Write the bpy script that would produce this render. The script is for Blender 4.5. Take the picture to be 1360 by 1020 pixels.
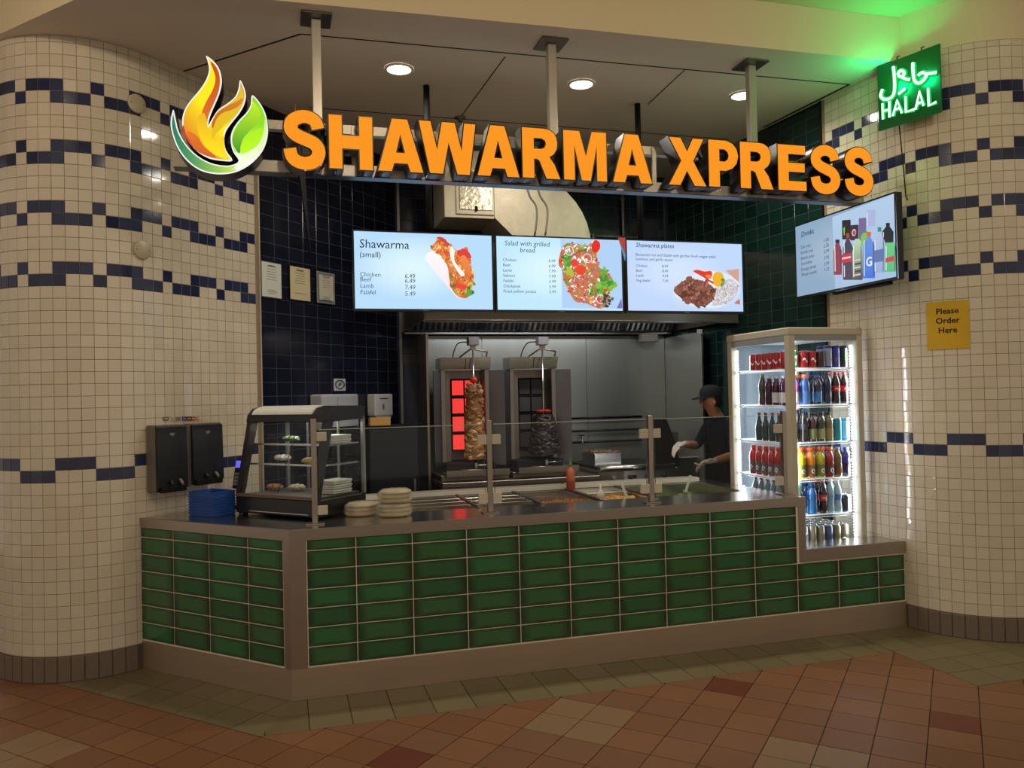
import bpy, bmesh, math, random
from mathutils import Vector, Matrix, noise as mnoise
random.seed(7)
PI = math.pi
D = bpy.data; SC = bpy.context.scene; COL = SC.collection
for o in list(D.objects): D.objects.remove(o)

# ------------------------------------------------------------------ camera
F, PIT, ROL, H = 1060.0, .014, -.022, 1.6
cp, sp, cr, sr = math.cos(PIT), math.sin(PIT), math.cos(ROL), math.sin(ROL)
cam = D.objects.new('camera', D.cameras.new('camera')); COL.objects.link(cam)
fwd = Vector((0, cp, sp)); up0 = Vector((0, -sp, cp)); rt0 = Vector((1, 0, 0))
rt = rt0*cr + up0*sr; up = -rt0*sr + up0*cr
cam.matrix_world = Matrix(((rt.x, up.x, -fwd.x, 0), (rt.y, up.y, -fwd.y, 0), (rt.z, up.z, -fwd.z, H), (0, 0, 0, 1)))
cam.data.sensor_width = 36; cam.data.lens = F/1360*36; cam.data.clip_start = .05
SC.camera = cam

# ------------------------------------------------------------------ exposure and world
vs = SC.view_settings
SC.display_settings.display_device = 'sRGB'
vs.view_transform = 'Standard'; vs.look = 'None'; vs.gamma = 1; vs.use_curve_mapping = False
vs.exposure = 0.0
w = D.worlds.new('mall'); SC.world = w; w.use_nodes = True
w.node_tree.nodes['Background'].inputs[0].default_value = (1, .87, .70, 1)
w.node_tree.nodes['Background'].inputs[1].default_value = .42

# local frame of the shop: s runs along the counter front, t goes into the kitchen
CX, CY = -1.203, 4.257
A16 = math.atan2(.2756, .9613)
def W(s, t, z=0.0): return Vector((CX + s*.9613 - t*.2756, CY + s*.2756 + t*.9613, z))
def ray(x, y):
    x -= 680; y -= 510
    xu, yu = x*cr + y*sr, -x*sr + y*cr
    X, Z = xu/F, -yu/F
    return Vector((X, cp - Z*sp, sp + Z*cp))
def ST(p): r = Vector((p[0]-CX, p[1]-CY)); return r.x*.9613+r.y*.2756, -r.x*.2756+r.y*.9613
def q(x, y, t):                      # surveyed point of the photo on the plane at depth t -> (s, z)
    r = ray(x, y); n = Vector((-.2756, .9613, 0)); A = W(0, t)
    k = (n.x*A.x + n.y*A.y)/(n.x*r.x + n.y*r.y)
    p = r*k; s, _ = ST(p); return s, p.z + H
def onfloor(x, y, z=0.0):
    r = ray(x, y); k = (z-H)/r.z; p = r*k; return Vector((p.x, p.y, z))

def area(name, loc, size, power, color, rot=(0, 0, 0), shape='DISK', spread=PI, sy=None):
    l = D.lights.new(name, 'AREA'); l.shape = shape; l.size = size; l.energy = power; l.color = color; l.spread = spread
    if sy: l.size_y = sy
    o = D.objects.new(name, l); COL.objects.link(o); o.location = loc; o.rotation_euler = rot
    return o
# mall ceiling lamps over the concourse (their fittings are built further down)
MALL = [(-2.5, 2.4), (0.1, 2.0), (2.5, 2.5)]
for x, y in MALL: area('mall_lamp', (x, y, 4.02), .22, 17, (1, .86, .66), rot=(math.radians(52), 0, 0), spread=PI)
DOWN = [(.75, .776), (2.016, .748), (3.25, .685)]
for s, t in DOWN: area('shop_lamp', W(s, t, 3.735), .14, 11, (1, .92, .80), spread=2.7)
area('hood_fill', W(2.4, 1.80, 2.42), 1.8, 10, (.95, .97, 1), shape='RECTANGLE', sy=.12, rot=(math.radians(50), 0, A16))  # added fill light hidden behind the hood lip, brightens filters and lining

# ------------------------------------------------------------------ materials
def L(c):
    return tuple((v/255/12.92 if v/255 <= .04045 else ((v/255+.055)/1.055)**2.4) for v in c)
MATS = {}
def mat(name, col, rough=.5, metal=0., var=.08, nscale=12., bump=0., emit=None, es=1., spec=.5, coat=0., alpha=None, stretch=None):
    if name in MATS: return MATS[name]
    m = D.materials.new(name); m.use_nodes = True; nt = m.node_tree; b = nt.nodes['Principled BSDF']
    c = L(col)
    tc = nt.nodes.new('ShaderNodeTexCoord'); mp = nt.nodes.new('ShaderNodeMapping'); nz = nt.nodes.new('ShaderNodeTexNoise')
    nz.inputs['Scale'].default_value = nscale; nz.inputs['Detail'].default_value = 4
    if stretch: mp.inputs['Scale'].default_value = stretch
    nt.links.new(tc.outputs['Object'], mp.inputs[0]); nt.links.new(mp.outputs[0], nz.inputs['Vector'])
    mx = nt.nodes.new('ShaderNodeMix'); mx.data_type = 'RGBA'
    mx.inputs[6].default_value = (*[v*(1-var) for v in c], 1); mx.inputs[7].default_value = (*[min(1, v*(1+var)) for v in c], 1)
    nt.links.new(nz.outputs['Fac'], mx.inputs[0]); nt.links.new(mx.outputs[2], b.inputs['Base Color'])
    b.inputs['Roughness'].default_value = rough; b.inputs['Metallic'].default_value = metal
    b.inputs['Specular IOR Level'].default_value = spec; b.inputs['Coat Weight'].default_value = coat
    if alpha is not None: b.inputs['Alpha'].default_value = alpha
    if bump:
        bp = nt.nodes.new('ShaderNodeBump'); bp.inputs['Strength'].default_value = bump; bp.inputs['Distance'].default_value = .01
        nt.links.new(nz.outputs['Fac'], bp.inputs['Height']); nt.links.new(bp.outputs[0], b.inputs['Normal'])
    if emit: b.inputs['Emission Color'].default_value = (*L(emit), 1); b.inputs['Emission Strength'].default_value = es
    MATS[name] = m; return m
def emis(name, col, s=1., var=.03, nscale=3):
    if name in MATS: return MATS[name]
    m = D.materials.new(name); m.use_nodes = True; nt = m.node_tree; nt.nodes.clear()
    out = nt.nodes.new('ShaderNodeOutputMaterial'); e = nt.nodes.new('ShaderNodeEmission')
    tc = nt.nodes.new('ShaderNodeTexCoord'); nz = nt.nodes.new('ShaderNodeTexNoise'); nz.inputs['Scale'].default_value = nscale
    nt.links.new(tc.outputs['Object'], nz.inputs['Vector'])
    mx = nt.nodes.new('ShaderNodeMix'); mx.data_type = 'RGBA'; c = L(col)
    mx.inputs[6].default_value = (*[v*(1-var) for v in c], 1); mx.inputs[7].default_value = (*[v*(1+var) for v in c], 1)
    nt.links.new(nz.outputs['Fac'], mx.inputs[0]); nt.links.new(mx.outputs[2], e.inputs[0]); e.inputs[1].default_value = s
    nt.links.new(e.outputs[0], out.inputs[0]); MATS[name] = m; return m
def attrmat(name, emission=True, s=1.):
    m = D.materials.new(name); m.use_nodes = True; nt = m.node_tree; b = nt.nodes['Principled BSDF']
    a = nt.nodes.new('ShaderNodeAttribute'); a.attribute_name = 'Col'
    if emission:
        b.inputs['Base Color'].default_value = (0.01, .01, .01, 1); b.inputs['Roughness'].default_value = .3
        nt.links.new(a.outputs['Color'], b.inputs['Emission Color']); b.inputs['Emission Strength'].default_value = s
    else:
        nt.links.new(a.outputs['Color'], b.inputs['Base Color']); b.inputs['Roughness'].default_value = .45
    return m
def glass(name, tint=(1, 1, 1), ior=1.45, rough=.02, refl=1.):
    m = D.materials.new(name); m.use_nodes = True; nt = m.node_tree; nt.nodes.clear()
    out = nt.nodes.new('ShaderNodeOutputMaterial'); tr = nt.nodes.new('ShaderNodeBsdfTransparent'); gl = nt.nodes.new('ShaderNodeBsdfGlossy')
    tr.inputs[0].default_value = (*tint, 1); gl.inputs['Roughness'].default_value = rough
    lw = nt.nodes.new('ShaderNodeLayerWeight'); lw.inputs[0].default_value = .5
    pw = nt.nodes.new('ShaderNodeMath'); pw.operation = 'POWER'; pw.inputs[1].default_value = 4.5; nt.links.new(lw.outputs['Facing'], pw.inputs[0])
    fr = nt.nodes.new('ShaderNodeMath'); fr.operation = 'MULTIPLY_ADD'; fr.inputs[1].default_value = .8; fr.inputs[2].default_value = ((ior-1)/(ior+1))**2; nt.links.new(pw.outputs[0], fr.inputs[0])
    mx = nt.nodes.new('ShaderNodeMixShader'); ml = nt.nodes.new('ShaderNodeMath'); ml.operation = 'MULTIPLY'; ml.inputs[1].default_value = refl
    nt.links.new(fr.outputs[0], ml.inputs[0]); nt.links.new(ml.outputs[0], mx.inputs[0])
    nt.links.new(tr.outputs[0], mx.inputs[1]); nt.links.new(gl.outputs[0], mx.inputs[2]); nt.links.new(mx.outputs[0], out.inputs[0])
    return m
WHT = [mat('white_tile_%d' % i, c, .07, var=.04, nscale=20, spec=.5) for i, c in enumerate([(217, 204, 182), (213, 200, 177), (220, 207, 186), (215, 202, 182)])]
BLU = [mat('blue_tile_%d' % i, c, .10, var=.1, nscale=20) for i, c in enumerate([(44, 52, 84), (38, 45, 76), (52, 60, 90)])]
DRK = [mat('navy_tile_%d' % i, c, .14, var=.15, nscale=20) for i, c in enumerate([(22, 26, 44), (19, 22, 38), (25, 29, 48)])]
DGR = [mat('dark_green_tile_%d' % i, c, .14, var=.15, nscale=20) for i, c in enumerate([(20, 46, 40), (17, 40, 36), (24, 52, 44)])]
GROUT = mat('grout', (146, 126, 100), .9, var=.15, nscale=40)
DGROUT = mat('dark_grout', (62, 68, 84), .9, var=.15, nscale=40)
FGROUT = mat('floor_grout', (52, 38, 28), .9, var=.2, nscale=30)
BASE = mat('brown_base_tile', (118, 103, 88), .4, var=.12, nscale=30)
CREAM = mat('cream_paint', (222, 205, 168), .8, var=.03, nscale=2)
SOFF = mat('soffit_paint', (228, 214, 194), .85, var=.04, nscale=2)
STEEL = mat('brushed_steel', (176, 164, 152), .34, 1., var=.07, nscale=14, bump=.03, stretch=(1, 1, 14))
STEELD = mat('dull_steel', (138, 130, 122), .42, 1., var=.14, nscale=6)
STEELB = mat('bright_steel', (205, 203, 200), .2, 1., var=.05, nscale=8)
KICK = mat('kick_steel', (186, 164, 142), .42, .75, var=.10, nscale=5, stretch=(.5, .5, 3))
GALV = mat('galvanised_steel', (196, 186, 166), .4, .6, var=.16, nscale=18, bump=.15)
BLACK = mat('black_plastic', (22, 22, 24), .32, var=.1)
BLACKM = mat('black_matt', (22, 21, 23), .7, var=.1, spec=.2)
BLKMET = mat('black_metal', (30, 28, 30), .3, .6)
GREYP = mat('grey_plastic', (128, 122, 118), .45)
WHITEP = mat('white_plastic', (214, 212, 208), .4)
CREAMP = mat('cream_metal', (196, 184, 164), .4, var=.03)
GLASS = glass('clear_glass', (.975, .985, .98), 1.30, refl=.7)
GLASSF = glass('fridge_glass', (.98, .99, .99), 1.25, refl=.5)
GREENT = []
for i, (c1, c2) in enumerate([((58, 106, 66), (36, 36, 26)), ((48, 98, 62), (34, 40, 28)), ((54, 104, 60), (40, 36, 24)), ((52, 112, 68), (32, 48, 32))]):
    m = mat('green_glaze_%d' % i, c1, .16, var=.1, nscale=9, coat=.3, bump=.04); nt = m.node_tree; b = nt.nodes['Principled BSDF']
    tc = nt.nodes.new('ShaderNodeTexCoord'); sx = nt.nodes.new('ShaderNodeSeparateXYZ'); nt.links.new(tc.outputs['Generated'], sx.inputs[0])
    # handmade glaze: the iron-brown rim of each tile where the glaze runs thin
    def edge(sock):
        a = nt.nodes.new('ShaderNodeMath'); a.operation = 'SUBTRACT'; a.inputs[1].default_value = .5; nt.links.new(sock, a.inputs[0])
        d = nt.nodes.new('ShaderNodeMath'); d.operation = 'ABSOLUTE'; nt.links.new(a.outputs[0], d.inputs[0]); return d.outputs[0]
    mm = nt.nodes.new('ShaderNodeMath'); mm.operation = 'MAXIMUM'; nt.links.new(edge(sx.outputs[0]), mm.inputs[0]); nt.links.new(edge(sx.outputs[2]), mm.inputs[1])
    nz = [n for n in nt.nodes if n.type == 'TEX_NOISE'][0]
    ad = nt.nodes.new('ShaderNodeMath'); ad.operation = 'MULTIPLY_ADD'; ad.inputs[1].default_value = .32; nt.links.new(nz.outputs['Fac'], ad.inputs[0]); nt.links.new(mm.outputs[0], ad.inputs[2])
    rp = nt.nodes.new('ShaderNodeValToRGB'); rp.color_ramp.elements[0].position = .45; rp.color_ramp.elements[1].position = .71
    rp.color_ramp.elements[0].color = (*L(c1), 1); rp.color_ramp.elements[1].color = (*L(c2), 1)
    nt.links.new(ad.outputs[0], rp.inputs[0]); nt.links.new(rp.outputs[0], b.inputs['Base Color']); GREENT.append(m)
TERRA = [mat('terracotta_%d' % i, c, .42, var=.07, nscale=7) for i, c in enumerate([(128, 84, 54), (122, 80, 51), (133, 88, 58), (126, 85, 60)])]
TERRD = mat('terracotta_red', (106, 48, 28), .42, var=.07); TERRL = mat('terracotta_buff', (138, 108, 78), .42, var=.07)
GREYT = [mat('sage_floor_tile_%d' % i, c, .42, var=.06, nscale=7) for i, c in enumerate([(114, 101, 72), (109, 97, 69), (118, 105, 77)])]
PRINT_E = attrmat('screen_print', True, 1.0); PRINT_D = attrmat('paper_print', False)

# ------------------------------------------------------------------ mesh helpers
class G:
    def __init__(s): s.v = []; s.f = []; s.m = []; s.sm = []
    def poly(s, pts, faces, mi=0, sm=False):
        n = len(s.v); s.v += [tuple(p) for p in pts]
        for f in faces: s.f.append(tuple(n+i for i in f)); s.m.append(mi); s.sm.append(sm)
    def box(s, x0, x1, y0, y1, z0, z1, mi=0, M=None):
        p = [Vector((x, y, z)) for z in (z0, z1) for y in (y0, y1) for x in (x0, x1)]
        if M: p = [M @ a for a in p]
        s.poly(p, [(0, 2, 3, 1), (4, 5, 7, 6), (0, 1, 5, 4), (2, 6, 7, 3), (0, 4, 6, 2), (1, 3, 7, 5)], mi)
    def prism(s, pts, z0, z1, mi=0, ax='z', sm=False):       # closed outline extruded along an axis
        n = len(pts)
        f = {'z': lambda a, b, c: (a, b, c), 'y': lambda a, b, c: (a, c, b), 'x': lambda a, b, c: (c, a, b)}[ax]
        P = [f(a, b, z0) for a, b in pts] + [f(a, b, z1) for a, b in pts]
        s.poly(P, [tuple(range(n))[::-1], tuple(range(n, 2*n))], mi)
        s.poly(P, [(i, (i+1) % n, n+(i+1) % n, n+i) for i in range(n)], mi, sm)
    def lathe(s, prof, n=16, c=(0, 0), mi=0, caps=True, sm=True, sq=1., M=None):
        P = []; 
        for r, z in prof:
            for k in range(n):
                a = 2*PI*k/n; P.append(Vector((c[0]+r*math.cos(a), c[1]+r*sq*math.sin(a), z)))
        if M: P = [M @ a for a in P]
        fs = [(i*n+k, i*n+(k+1) % n, (i+1)*n+(k+1) % n, (i+1)*n+k) for i in range(len(prof)-1) for k in range(n)]
        s.poly(P, fs, mi, sm)
        if caps:
            b = len(s.v)-len(P); m = (len(prof)-1)*n
            s.f.append(tuple(b+k for k in range(n))[::-1]); s.m.append(mi); s.sm.append(False)
            s.f.append(tuple(b+m+k for k in range(n))); s.m.append(mi); s.sm.append(False)
    def tube(s, pts, r, n=8, mi=0, closed=False):
        pts = [Vector(p) for p in pts]; m = len(pts); rs = r if isinstance(r, (list, tuple)) else [r]*m; P = []
        prev = None
        for i, p in enumerate(pts):
            a = pts[max(i-1, 0)]; b = pts[min(i+1, m-1)]; d = (b-a).normalized()
            if prev is None:
                prev = d.orthogonal().normalized()
            e = (prev - d*prev.dot(d)).normalized(); prev = e; g = d.cross(e)
            for k in range(n): t = 2*PI*k/n; P.append(p + (e*math.cos(t)+g*math.sin(t))*rs[i])
        fs = [(i*n+k, i*n+(k+1) % n, (i+1)*n+(k+1) % n, (i+1)*n+k) for i in range(m-1) for k in range(n)]
        s.poly(P, fs, mi, True)
        b = len(s.v)-len(P)
        s.f.append(tuple(b+k for k in range(n))[::-1]); s.m.append(mi); s.sm.append(False)
        s.f.append(tuple(b+(m-1)*n+k for k in range(n))); s.m.append(mi); s.sm.append(False)
    def blob(s, c, r, mi=0, seed=0, sq=(1, 1, 1), rot=None, amp=.25):   # rough lump, 20 faces
        t = (1+5**.5)/2
        V0 = [Vector(p).normalized() for p in [(-1, t, 0), (1, t, 0), (-1, -t, 0), (1, -t, 0), (0, -1, t), (0, 1, t), (0, -1, -t), (0, 1, -t), (t, 0, -1), (t, 0, 1), (-t, 0, -1), (-t, 0, 1)]]
        Fc = [(0, 11, 5), (0, 5, 1), (0, 1, 7), (0, 7, 10), (0, 10, 11), (1, 5, 9), (5, 11, 4), (11, 10, 2), (10, 7, 6), (7, 1, 8), (3, 9, 4), (3, 4, 2), (3, 2, 6), (3, 6, 8), (3, 8, 9), (4, 9, 5), (2, 4, 11), (6, 2, 10), (8, 6, 7), (9, 8, 1)]
        rr = random.Random(seed); R = rot or Matrix.Identity(3)
        P = []
        for p in V0:
            k = r*(1+rr.uniform(-amp, amp)); P.append(Vector(c) + R @ Vector((p.x*sq[0]*k, p.y*sq[1]*k, p.z*sq[2]*k)))
        s.poly(P, Fc, mi, False)
    def mesh(s, name, mats, bevel=0, seg=1):
        me = D.meshes.new(name); me.from_pydata(s.v, [], s.f)
        for m in (mats if isinstance(mats, (list, tuple)) else [mats]): me.materials.append(m)
        for p, m, sm in zip(me.polygons, s.m, s.sm): p.material_index = m; p.use_smooth = sm
        if bevel:
            b = bmesh.new(); b.from_mesh(me)
            bmesh.ops.recalc_face_normals(b, faces=b.faces)
            es = [e for e in b.edges if len(e.link_faces) == 2 and e.calc_face_angle(0) > .6]
            bmesh.ops.bevel(b, geom=es, offset=bevel, segments=seg, affect='EDGES', profile=.5, clamp_overlap=True)
            b.to_mesh(me); b.free()
        me.update(); return me
def link(name, me, parent=None, loc=None, rz=0):
    o = D.objects.new(name, me); COL.objects.link(o)
    if parent: o.parent = parent
    if loc is not None: o.location = loc
    if rz: o.rotation_euler.z = rz
    return o
def obj(name, g, mats, parent=None, loc=None, rz=0, bevel=0, seg=1, label=None):
    o = link(name, g.mesh(name, mats, bevel, seg), parent, loc, rz)
    if label: o['label'] = label
    return o
def tag(o, label, cat, group=None, kind=None):
    o['label'] = label; o['category'] = cat
    if group: o['group'] = group
    if kind: o['kind'] = kind
    return o
def thing(name, label, cat, loc=(0, 0, 0), rz=0, group=None):
    o = D.objects.new(name, None); COL.objects.link(o); o.location = loc; o.rotation_euler.z = rz; o.empty_display_size = .1
    return tag(o, label, cat, group)
def struct(o): o['kind'] = 'structure'; return o
def bx(x0, x1, y0, y1, z0, z1): g = G(); g.box(x0, x1, y0, y1, z0, z1); return g
def copy_tree(o, parent=None):
    c = o.copy(); COL.objects.link(c)
    if parent: c.parent = parent
    for ch in list(o.children): copy_tree(ch, c)
    return c
def smooth(pts, n=4, closed=False):
    out = []; m = len(pts)
    rng = range(m) if closed else range(m-1)
    for i in rng:
        P = [pts[(i-1) % m] if closed or i > 0 else pts[i], pts[i], pts[(i+1) % m], pts[(i+2) % m] if closed or i+2 < m else pts[(i+1) % m]]
        for k in range(n):
            t = k/n
            out.append(tuple(.5*((2*P[1][j]) + (-P[0][j]+P[2][j])*t + (2*P[0][j]-5*P[1][j]+4*P[2][j]-P[3][j])*t*t + (-P[0][j]+3*P[1][j]-3*P[2][j]+P[3][j])*t**3) for j in range(len(pts[0]))))
    if not closed: out.append(tuple(pts[-1]))
    return out
def curve_mesh(name, loops, extrude, mats, offset=0., front=0, side=None):
    """flat outline(s) with holes in x-z, extruded along y; front faces get slot `front`, the sides slot `side`"""
    cu = D.curves.new(name, 'CURVE'); cu.dimensions = '2D'; cu.fill_mode = 'BOTH'; cu.extrude = extrude/2; cu.offset = offset
    for lp in loops:
        sp_ = cu.splines.new('POLY'); sp_.points.add(len(lp)-1)
        for i, (x, z) in enumerate(lp): sp_.points[i].co = (x, z, 0, 1)
        sp_.use_cyclic_u = True
    o = D.objects.new(name, cu); COL.objects.link(o); bpy.context.view_layer.update()
    me = D.meshes.new_from_object(o.evaluated_get(bpy.context.evaluated_depsgraph_get())); D.objects.remove(o); D.curves.remove(cu)
    me.transform(Matrix.Rotation(PI/2, 4, 'X')); me.materials.clear()
    for m in mats: me.materials.append(m)
    for p in me.polygons: p.material_index = (side if side is not None and abs(p.normal.y) < .7 else front)
    me.name = name; return me
def text_mesh(name, lines, mats, depth=.0006):
    """lines: (string, x, z, size, align, bold, shear); joined to one flat text mesh facing -y"""
    bm = bmesh.new(); tmp = []
    for (st_, x, z, size, al, bold, sh) in lines:
        cu = D.curves.new('t', 'FONT'); cu.body = st_; cu.size = size; cu.align_x = al; cu.extrude = depth/2; cu.offset = bold; cu.shear = sh; cu.resolution_u = 2
        o = D.objects.new('t', cu); COL.objects.link(o); o.location = (x, z, 0); tmp.append((o, cu))
    bpy.context.view_layer.update(); dg = bpy.context.evaluated_depsgraph_get()
    for o, cu in tmp:
        me = D.meshes.new_from_object(o.evaluated_get(dg)); me.transform(Matrix.Translation(o.location)); bm.from_mesh(me); D.meshes.remove(me)
    for o, cu in tmp: D.objects.remove(o); D.curves.remove(cu)
    me = D.meshes.new(name); bm.to_mesh(me); bm.free(); me.transform(Matrix.Rotation(PI/2, 4, 'X')); me.materials.clear()
    for m in mats: me.materials.append(m)
    for p in me.polygons: p.material_index = 0
    return me
class Print:
    """flat coloured print: polygons in x-z, painted later ones in front"""
    def __init__(s): s.v = []; s.f = []; s.c = []; s.k = 0
    def add(s, pts, col, col2=None):
        n = len(s.v); y = -.0001*s.k; s.k += 1
        s.v += [(x, y, z) for x, z in pts]; s.f.append(tuple(range(n, n+len(pts)))); c = (*L(col), 1)
        if col2 is None: s.c.append([c]*len(pts))
        else:
            d = (*L(col2), 1); zs = [p[1] for p in pts]; a, b = min(zs), max(zs)+1e-9
            s.c.append([tuple(c[j]+(d[j]-c[j])*((z-a)/(b-a)) for j in range(4)) for z in zs])
    def ell(s, cx, cz, rx, rz, col, n=12, rot=0., jit=0., col2=None):
        P = []
        for k in range(n):
            a = 2*PI*k/n; j = 1+random.uniform(-jit, jit); x, z = rx*j*math.cos(a), rz*j*math.sin(a)
            P.append((cx+x*math.cos(rot)-z*math.sin(rot), cz+x*math.sin(rot)+z*math.cos(rot)))
        s.add(P, col, col2)
    def rect(s, x0, x1, z0, z1, col, col2=None): s.add([(x0, z0), (x1, z0), (x1, z1), (x0, z1)], col, col2)
    def obj(s, name, m, parent, loc=None, rz=0):
        me = D.meshes.new(name); me.from_pydata(s.v, [], s.f); me.materials.append(m)
        at = me.color_attributes.new('Col', 'FLOAT_COLOR', 'CORNER'); i = 0
        for cs in s.c:
            for c in cs: at.data[i].color = c; i += 1
        return link(name, me, parent, loc, rz)

# ------------------------------------------------------------------ wall plans
def curve_plan(c, r, pe, sgn):
    """pillar arc then straight wall; l is arc length from the point nearest the concourse"""
    c = Vector(c); e = c + r*Vector((sgn*math.sin(pe), -math.cos(pe))); d = Vector((sgn*math.cos(pe), math.sin(pe)))
    def P(l):
        if l < r*pe:
            a = l/r; return c + r*Vector((sgn*math.sin(a), -math.cos(a))), Vector((sgn*math.cos(a), math.sin(a)))
        return e + d*(l-r*pe), d
    return P
LW = curve_plan((-2.72, 5.17), .55, math.radians(62.7), 1)
RW = curve_plan((3.17, 5.57), .605, math.radians(69), -1)
def lfind(P, x, y, lo, hi):
    r = ray(x, y); best = min((abs(P(lo+(hi-lo)*i/3000)[0].x*r.y - P(lo+(hi-lo)*i/3000)[0].y*r.x), lo+(hi-lo)*i/3000) for i in range(3001))
    return best[1]
def backing(name, P, l0, l1, z0, z1, sgn, m, off=.0008, th=.12, step=.035):
    """solid wall behind the tiles; sgn=+1 when the room is on the right of the walking direction"""
    n = max(2, int((l1-l0)/step)); g = G(); A = []; B = []
    for i in range(n+1):
        p, d = P(l0+(l1-l0)*i/n); nn = Vector((d.y, -d.x))*sgn
        A.append(p - nn*off); B.append(p - nn*(off+th))
    pts = [(p.x, p.y) for p in A] + [(p.x, p.y) for p in B[::-1]]
    k = len(A); V = [(x, y, z0) for x, y in pts] + [(x, y, z1) for x, y in pts]; N = len(pts)
    fs = [(i, i+1, N+i+1, N+i) for i in range(k-1)] + [(i, i+1, N+i+1, N+i) for i in range(k, N-1)] + [(k-1, k, N+k, N+k-1), (N-1, 0, N, 2*N-1)]
    for i in range(k-1): j = N-1-i; fs += [(i, j, j-1, i+1), (N+i, N+i+1, N+j-1, N+j)]
    g.poly(V, fs, 0, False)
    return obj(name, g, m)
def tile_geo(w, h, th=.0045, bv=.0018):
    g = G(); a, b = w/2, h/2
    P = [(-a+bv, -th, -b+bv), (a-bv, -th, -b+bv), (a-bv, -th, b-bv), (-a+bv, -th, b-bv), (-a, -th+bv, -b), (a, -th+bv, -b), (a, -th+bv, b), (-a, -th+bv, b), (-a, 0, -b), (a, 0, -b), (a, 0, b), (-a, 0, b)]
    g.poly(P, [(0, 1, 2, 3), (4, 5, 1, 0), (5, 6, 2, 1), (6, 7, 3, 2), (7, 4, 0, 3), (8, 9, 5, 4), (9, 10, 6, 5), (10, 11, 7, 6), (11, 8, 4, 7)]); return g
_tm = {}
def tile_mesh(name, w, h, m):
    k = (name, round(w, 4), round(h, 4), m.name)
    if k not in _tm: _tm[k] = tile_geo(w, h).mesh(name, m)
    return _tm[k]
def lay_tiles(wall, specs, name, limit=300, tilt=.006):
    """specs: (pos, heading, w, h, material, priority); the `limit` largest-looking become parts, the rest one joined part"""
    specs = sorted(specs, key=lambda q_: q_[5])
    for (p, d, w_, h_, m, pr) in specs[:limit]:
        o = link(name, tile_mesh(name, w_, h_, m), wall); o.location = p
        o.rotation_euler = (random.uniform(-tilt, tilt), 0, math.atan2(d.y, d.x)+random.uniform(-tilt, tilt))
    rest = specs[limit:]
    if rest:
        g = G(); ms = []
        for (p, d, w_, h_, m, pr) in rest:
            if m not in ms: ms.append(m)
            t = tile_geo(w_, h_); M = Matrix.Translation(p) @ Matrix.Rotation(math.atan2(d.y, d.x)+random.uniform(-tilt, tilt), 4, 'Z') @ Matrix.Rotation(random.uniform(-tilt, tilt), 4, 'X')
            g.poly([M @ Vector(v) for v in t.v], t.f, ms.index(m))
        o = obj(name, g, ms, wall); o['kind'] = 'stuff'
TP = .0714; Z0 = .15
CAMP = Vector((0, 0, 1.6))
# band pattern, period 12 columns, A and its mirror B, the low band has period 6
UPA = {4, 5, 6, 8, 9, 10, 1}; LOA = {2, 3, 4, 7, 10, 11, 0}
def is_blue(row, col):
    # rows counted from the base; low band rows 14,15; high bands rows 30/31, 35/36, 40/41, 45/46
    if row in (14, 15): up_ = (col % 6) in (4, 5, 0); return up_ if row == 15 else not up_
    for k, (lo, pat) in enumerate([(30, 'A'), (35, 'B'), (40, 'A'), (45, 'B')]):
        if row in (lo, lo+1):
            U, Lo = (UPA, LOA) if pat == 'A' else (LOA, UPA)
            return (col % 12) in (U if row == lo+1 else Lo)
    return False
def wall_tiles(wall, P, phase, c0, c1, sgn, zt, colmap, flip):
    sp_ = []
    nrow = int((zt-Z0)/TP)
    for c in range(c0, c1):
        l = phase + (c+.5)*TP; p, d = P(l); dd = d*flip; nn = Vector((d.y, -d.x))*sgn
        for r in range(nrow+1):
            z = Z0 + (r+.5)*TP; hh = TP-.0024
            if z+hh/2 > zt: hh = zt-(z-hh/2)-.001; z = zt-.001-hh/2
            if hh < .012: continue
            m = random.choice(BLU) if is_blue(r, colmap(c)) else random.choice(WHT)
            pos = Vector((p.x, p.y, z)) - Vector((nn.x, nn.y, 0))*.0035
            v = pos-CAMP; dist = v.length; face = abs(v.normalized().dot(Vector((nn.x, nn.y, 0)))); vx = v.y
            # how large it shows; tiles outside the picture or hidden by the counter come last
            X = 680+F*pos.x/pos.y; vis = 0 if (0 <= X <= 1360) else 50
            sp_.append((pos, dd, TP-.0024, hh, m, dist/max(face, .05)+vis))
    lay_tiles(wall, sp_, 'wall_tile')
ZS = 3.76; ZU = 4.06
# ---- left wall: pillar, then white tile to the navy tile
lN = lfind(LW, 345.5, 450, .5, 2.5)
wl = struct(backing('wall_left', LW, -.95, lN, 0, ZS, 1, GROUT))
c_hi = int(round((lN+.219)/TP))
wall_tiles(wl, LW, -.2190, -9, c_hi, 1, ZS, lambda c: c, 1)
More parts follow.
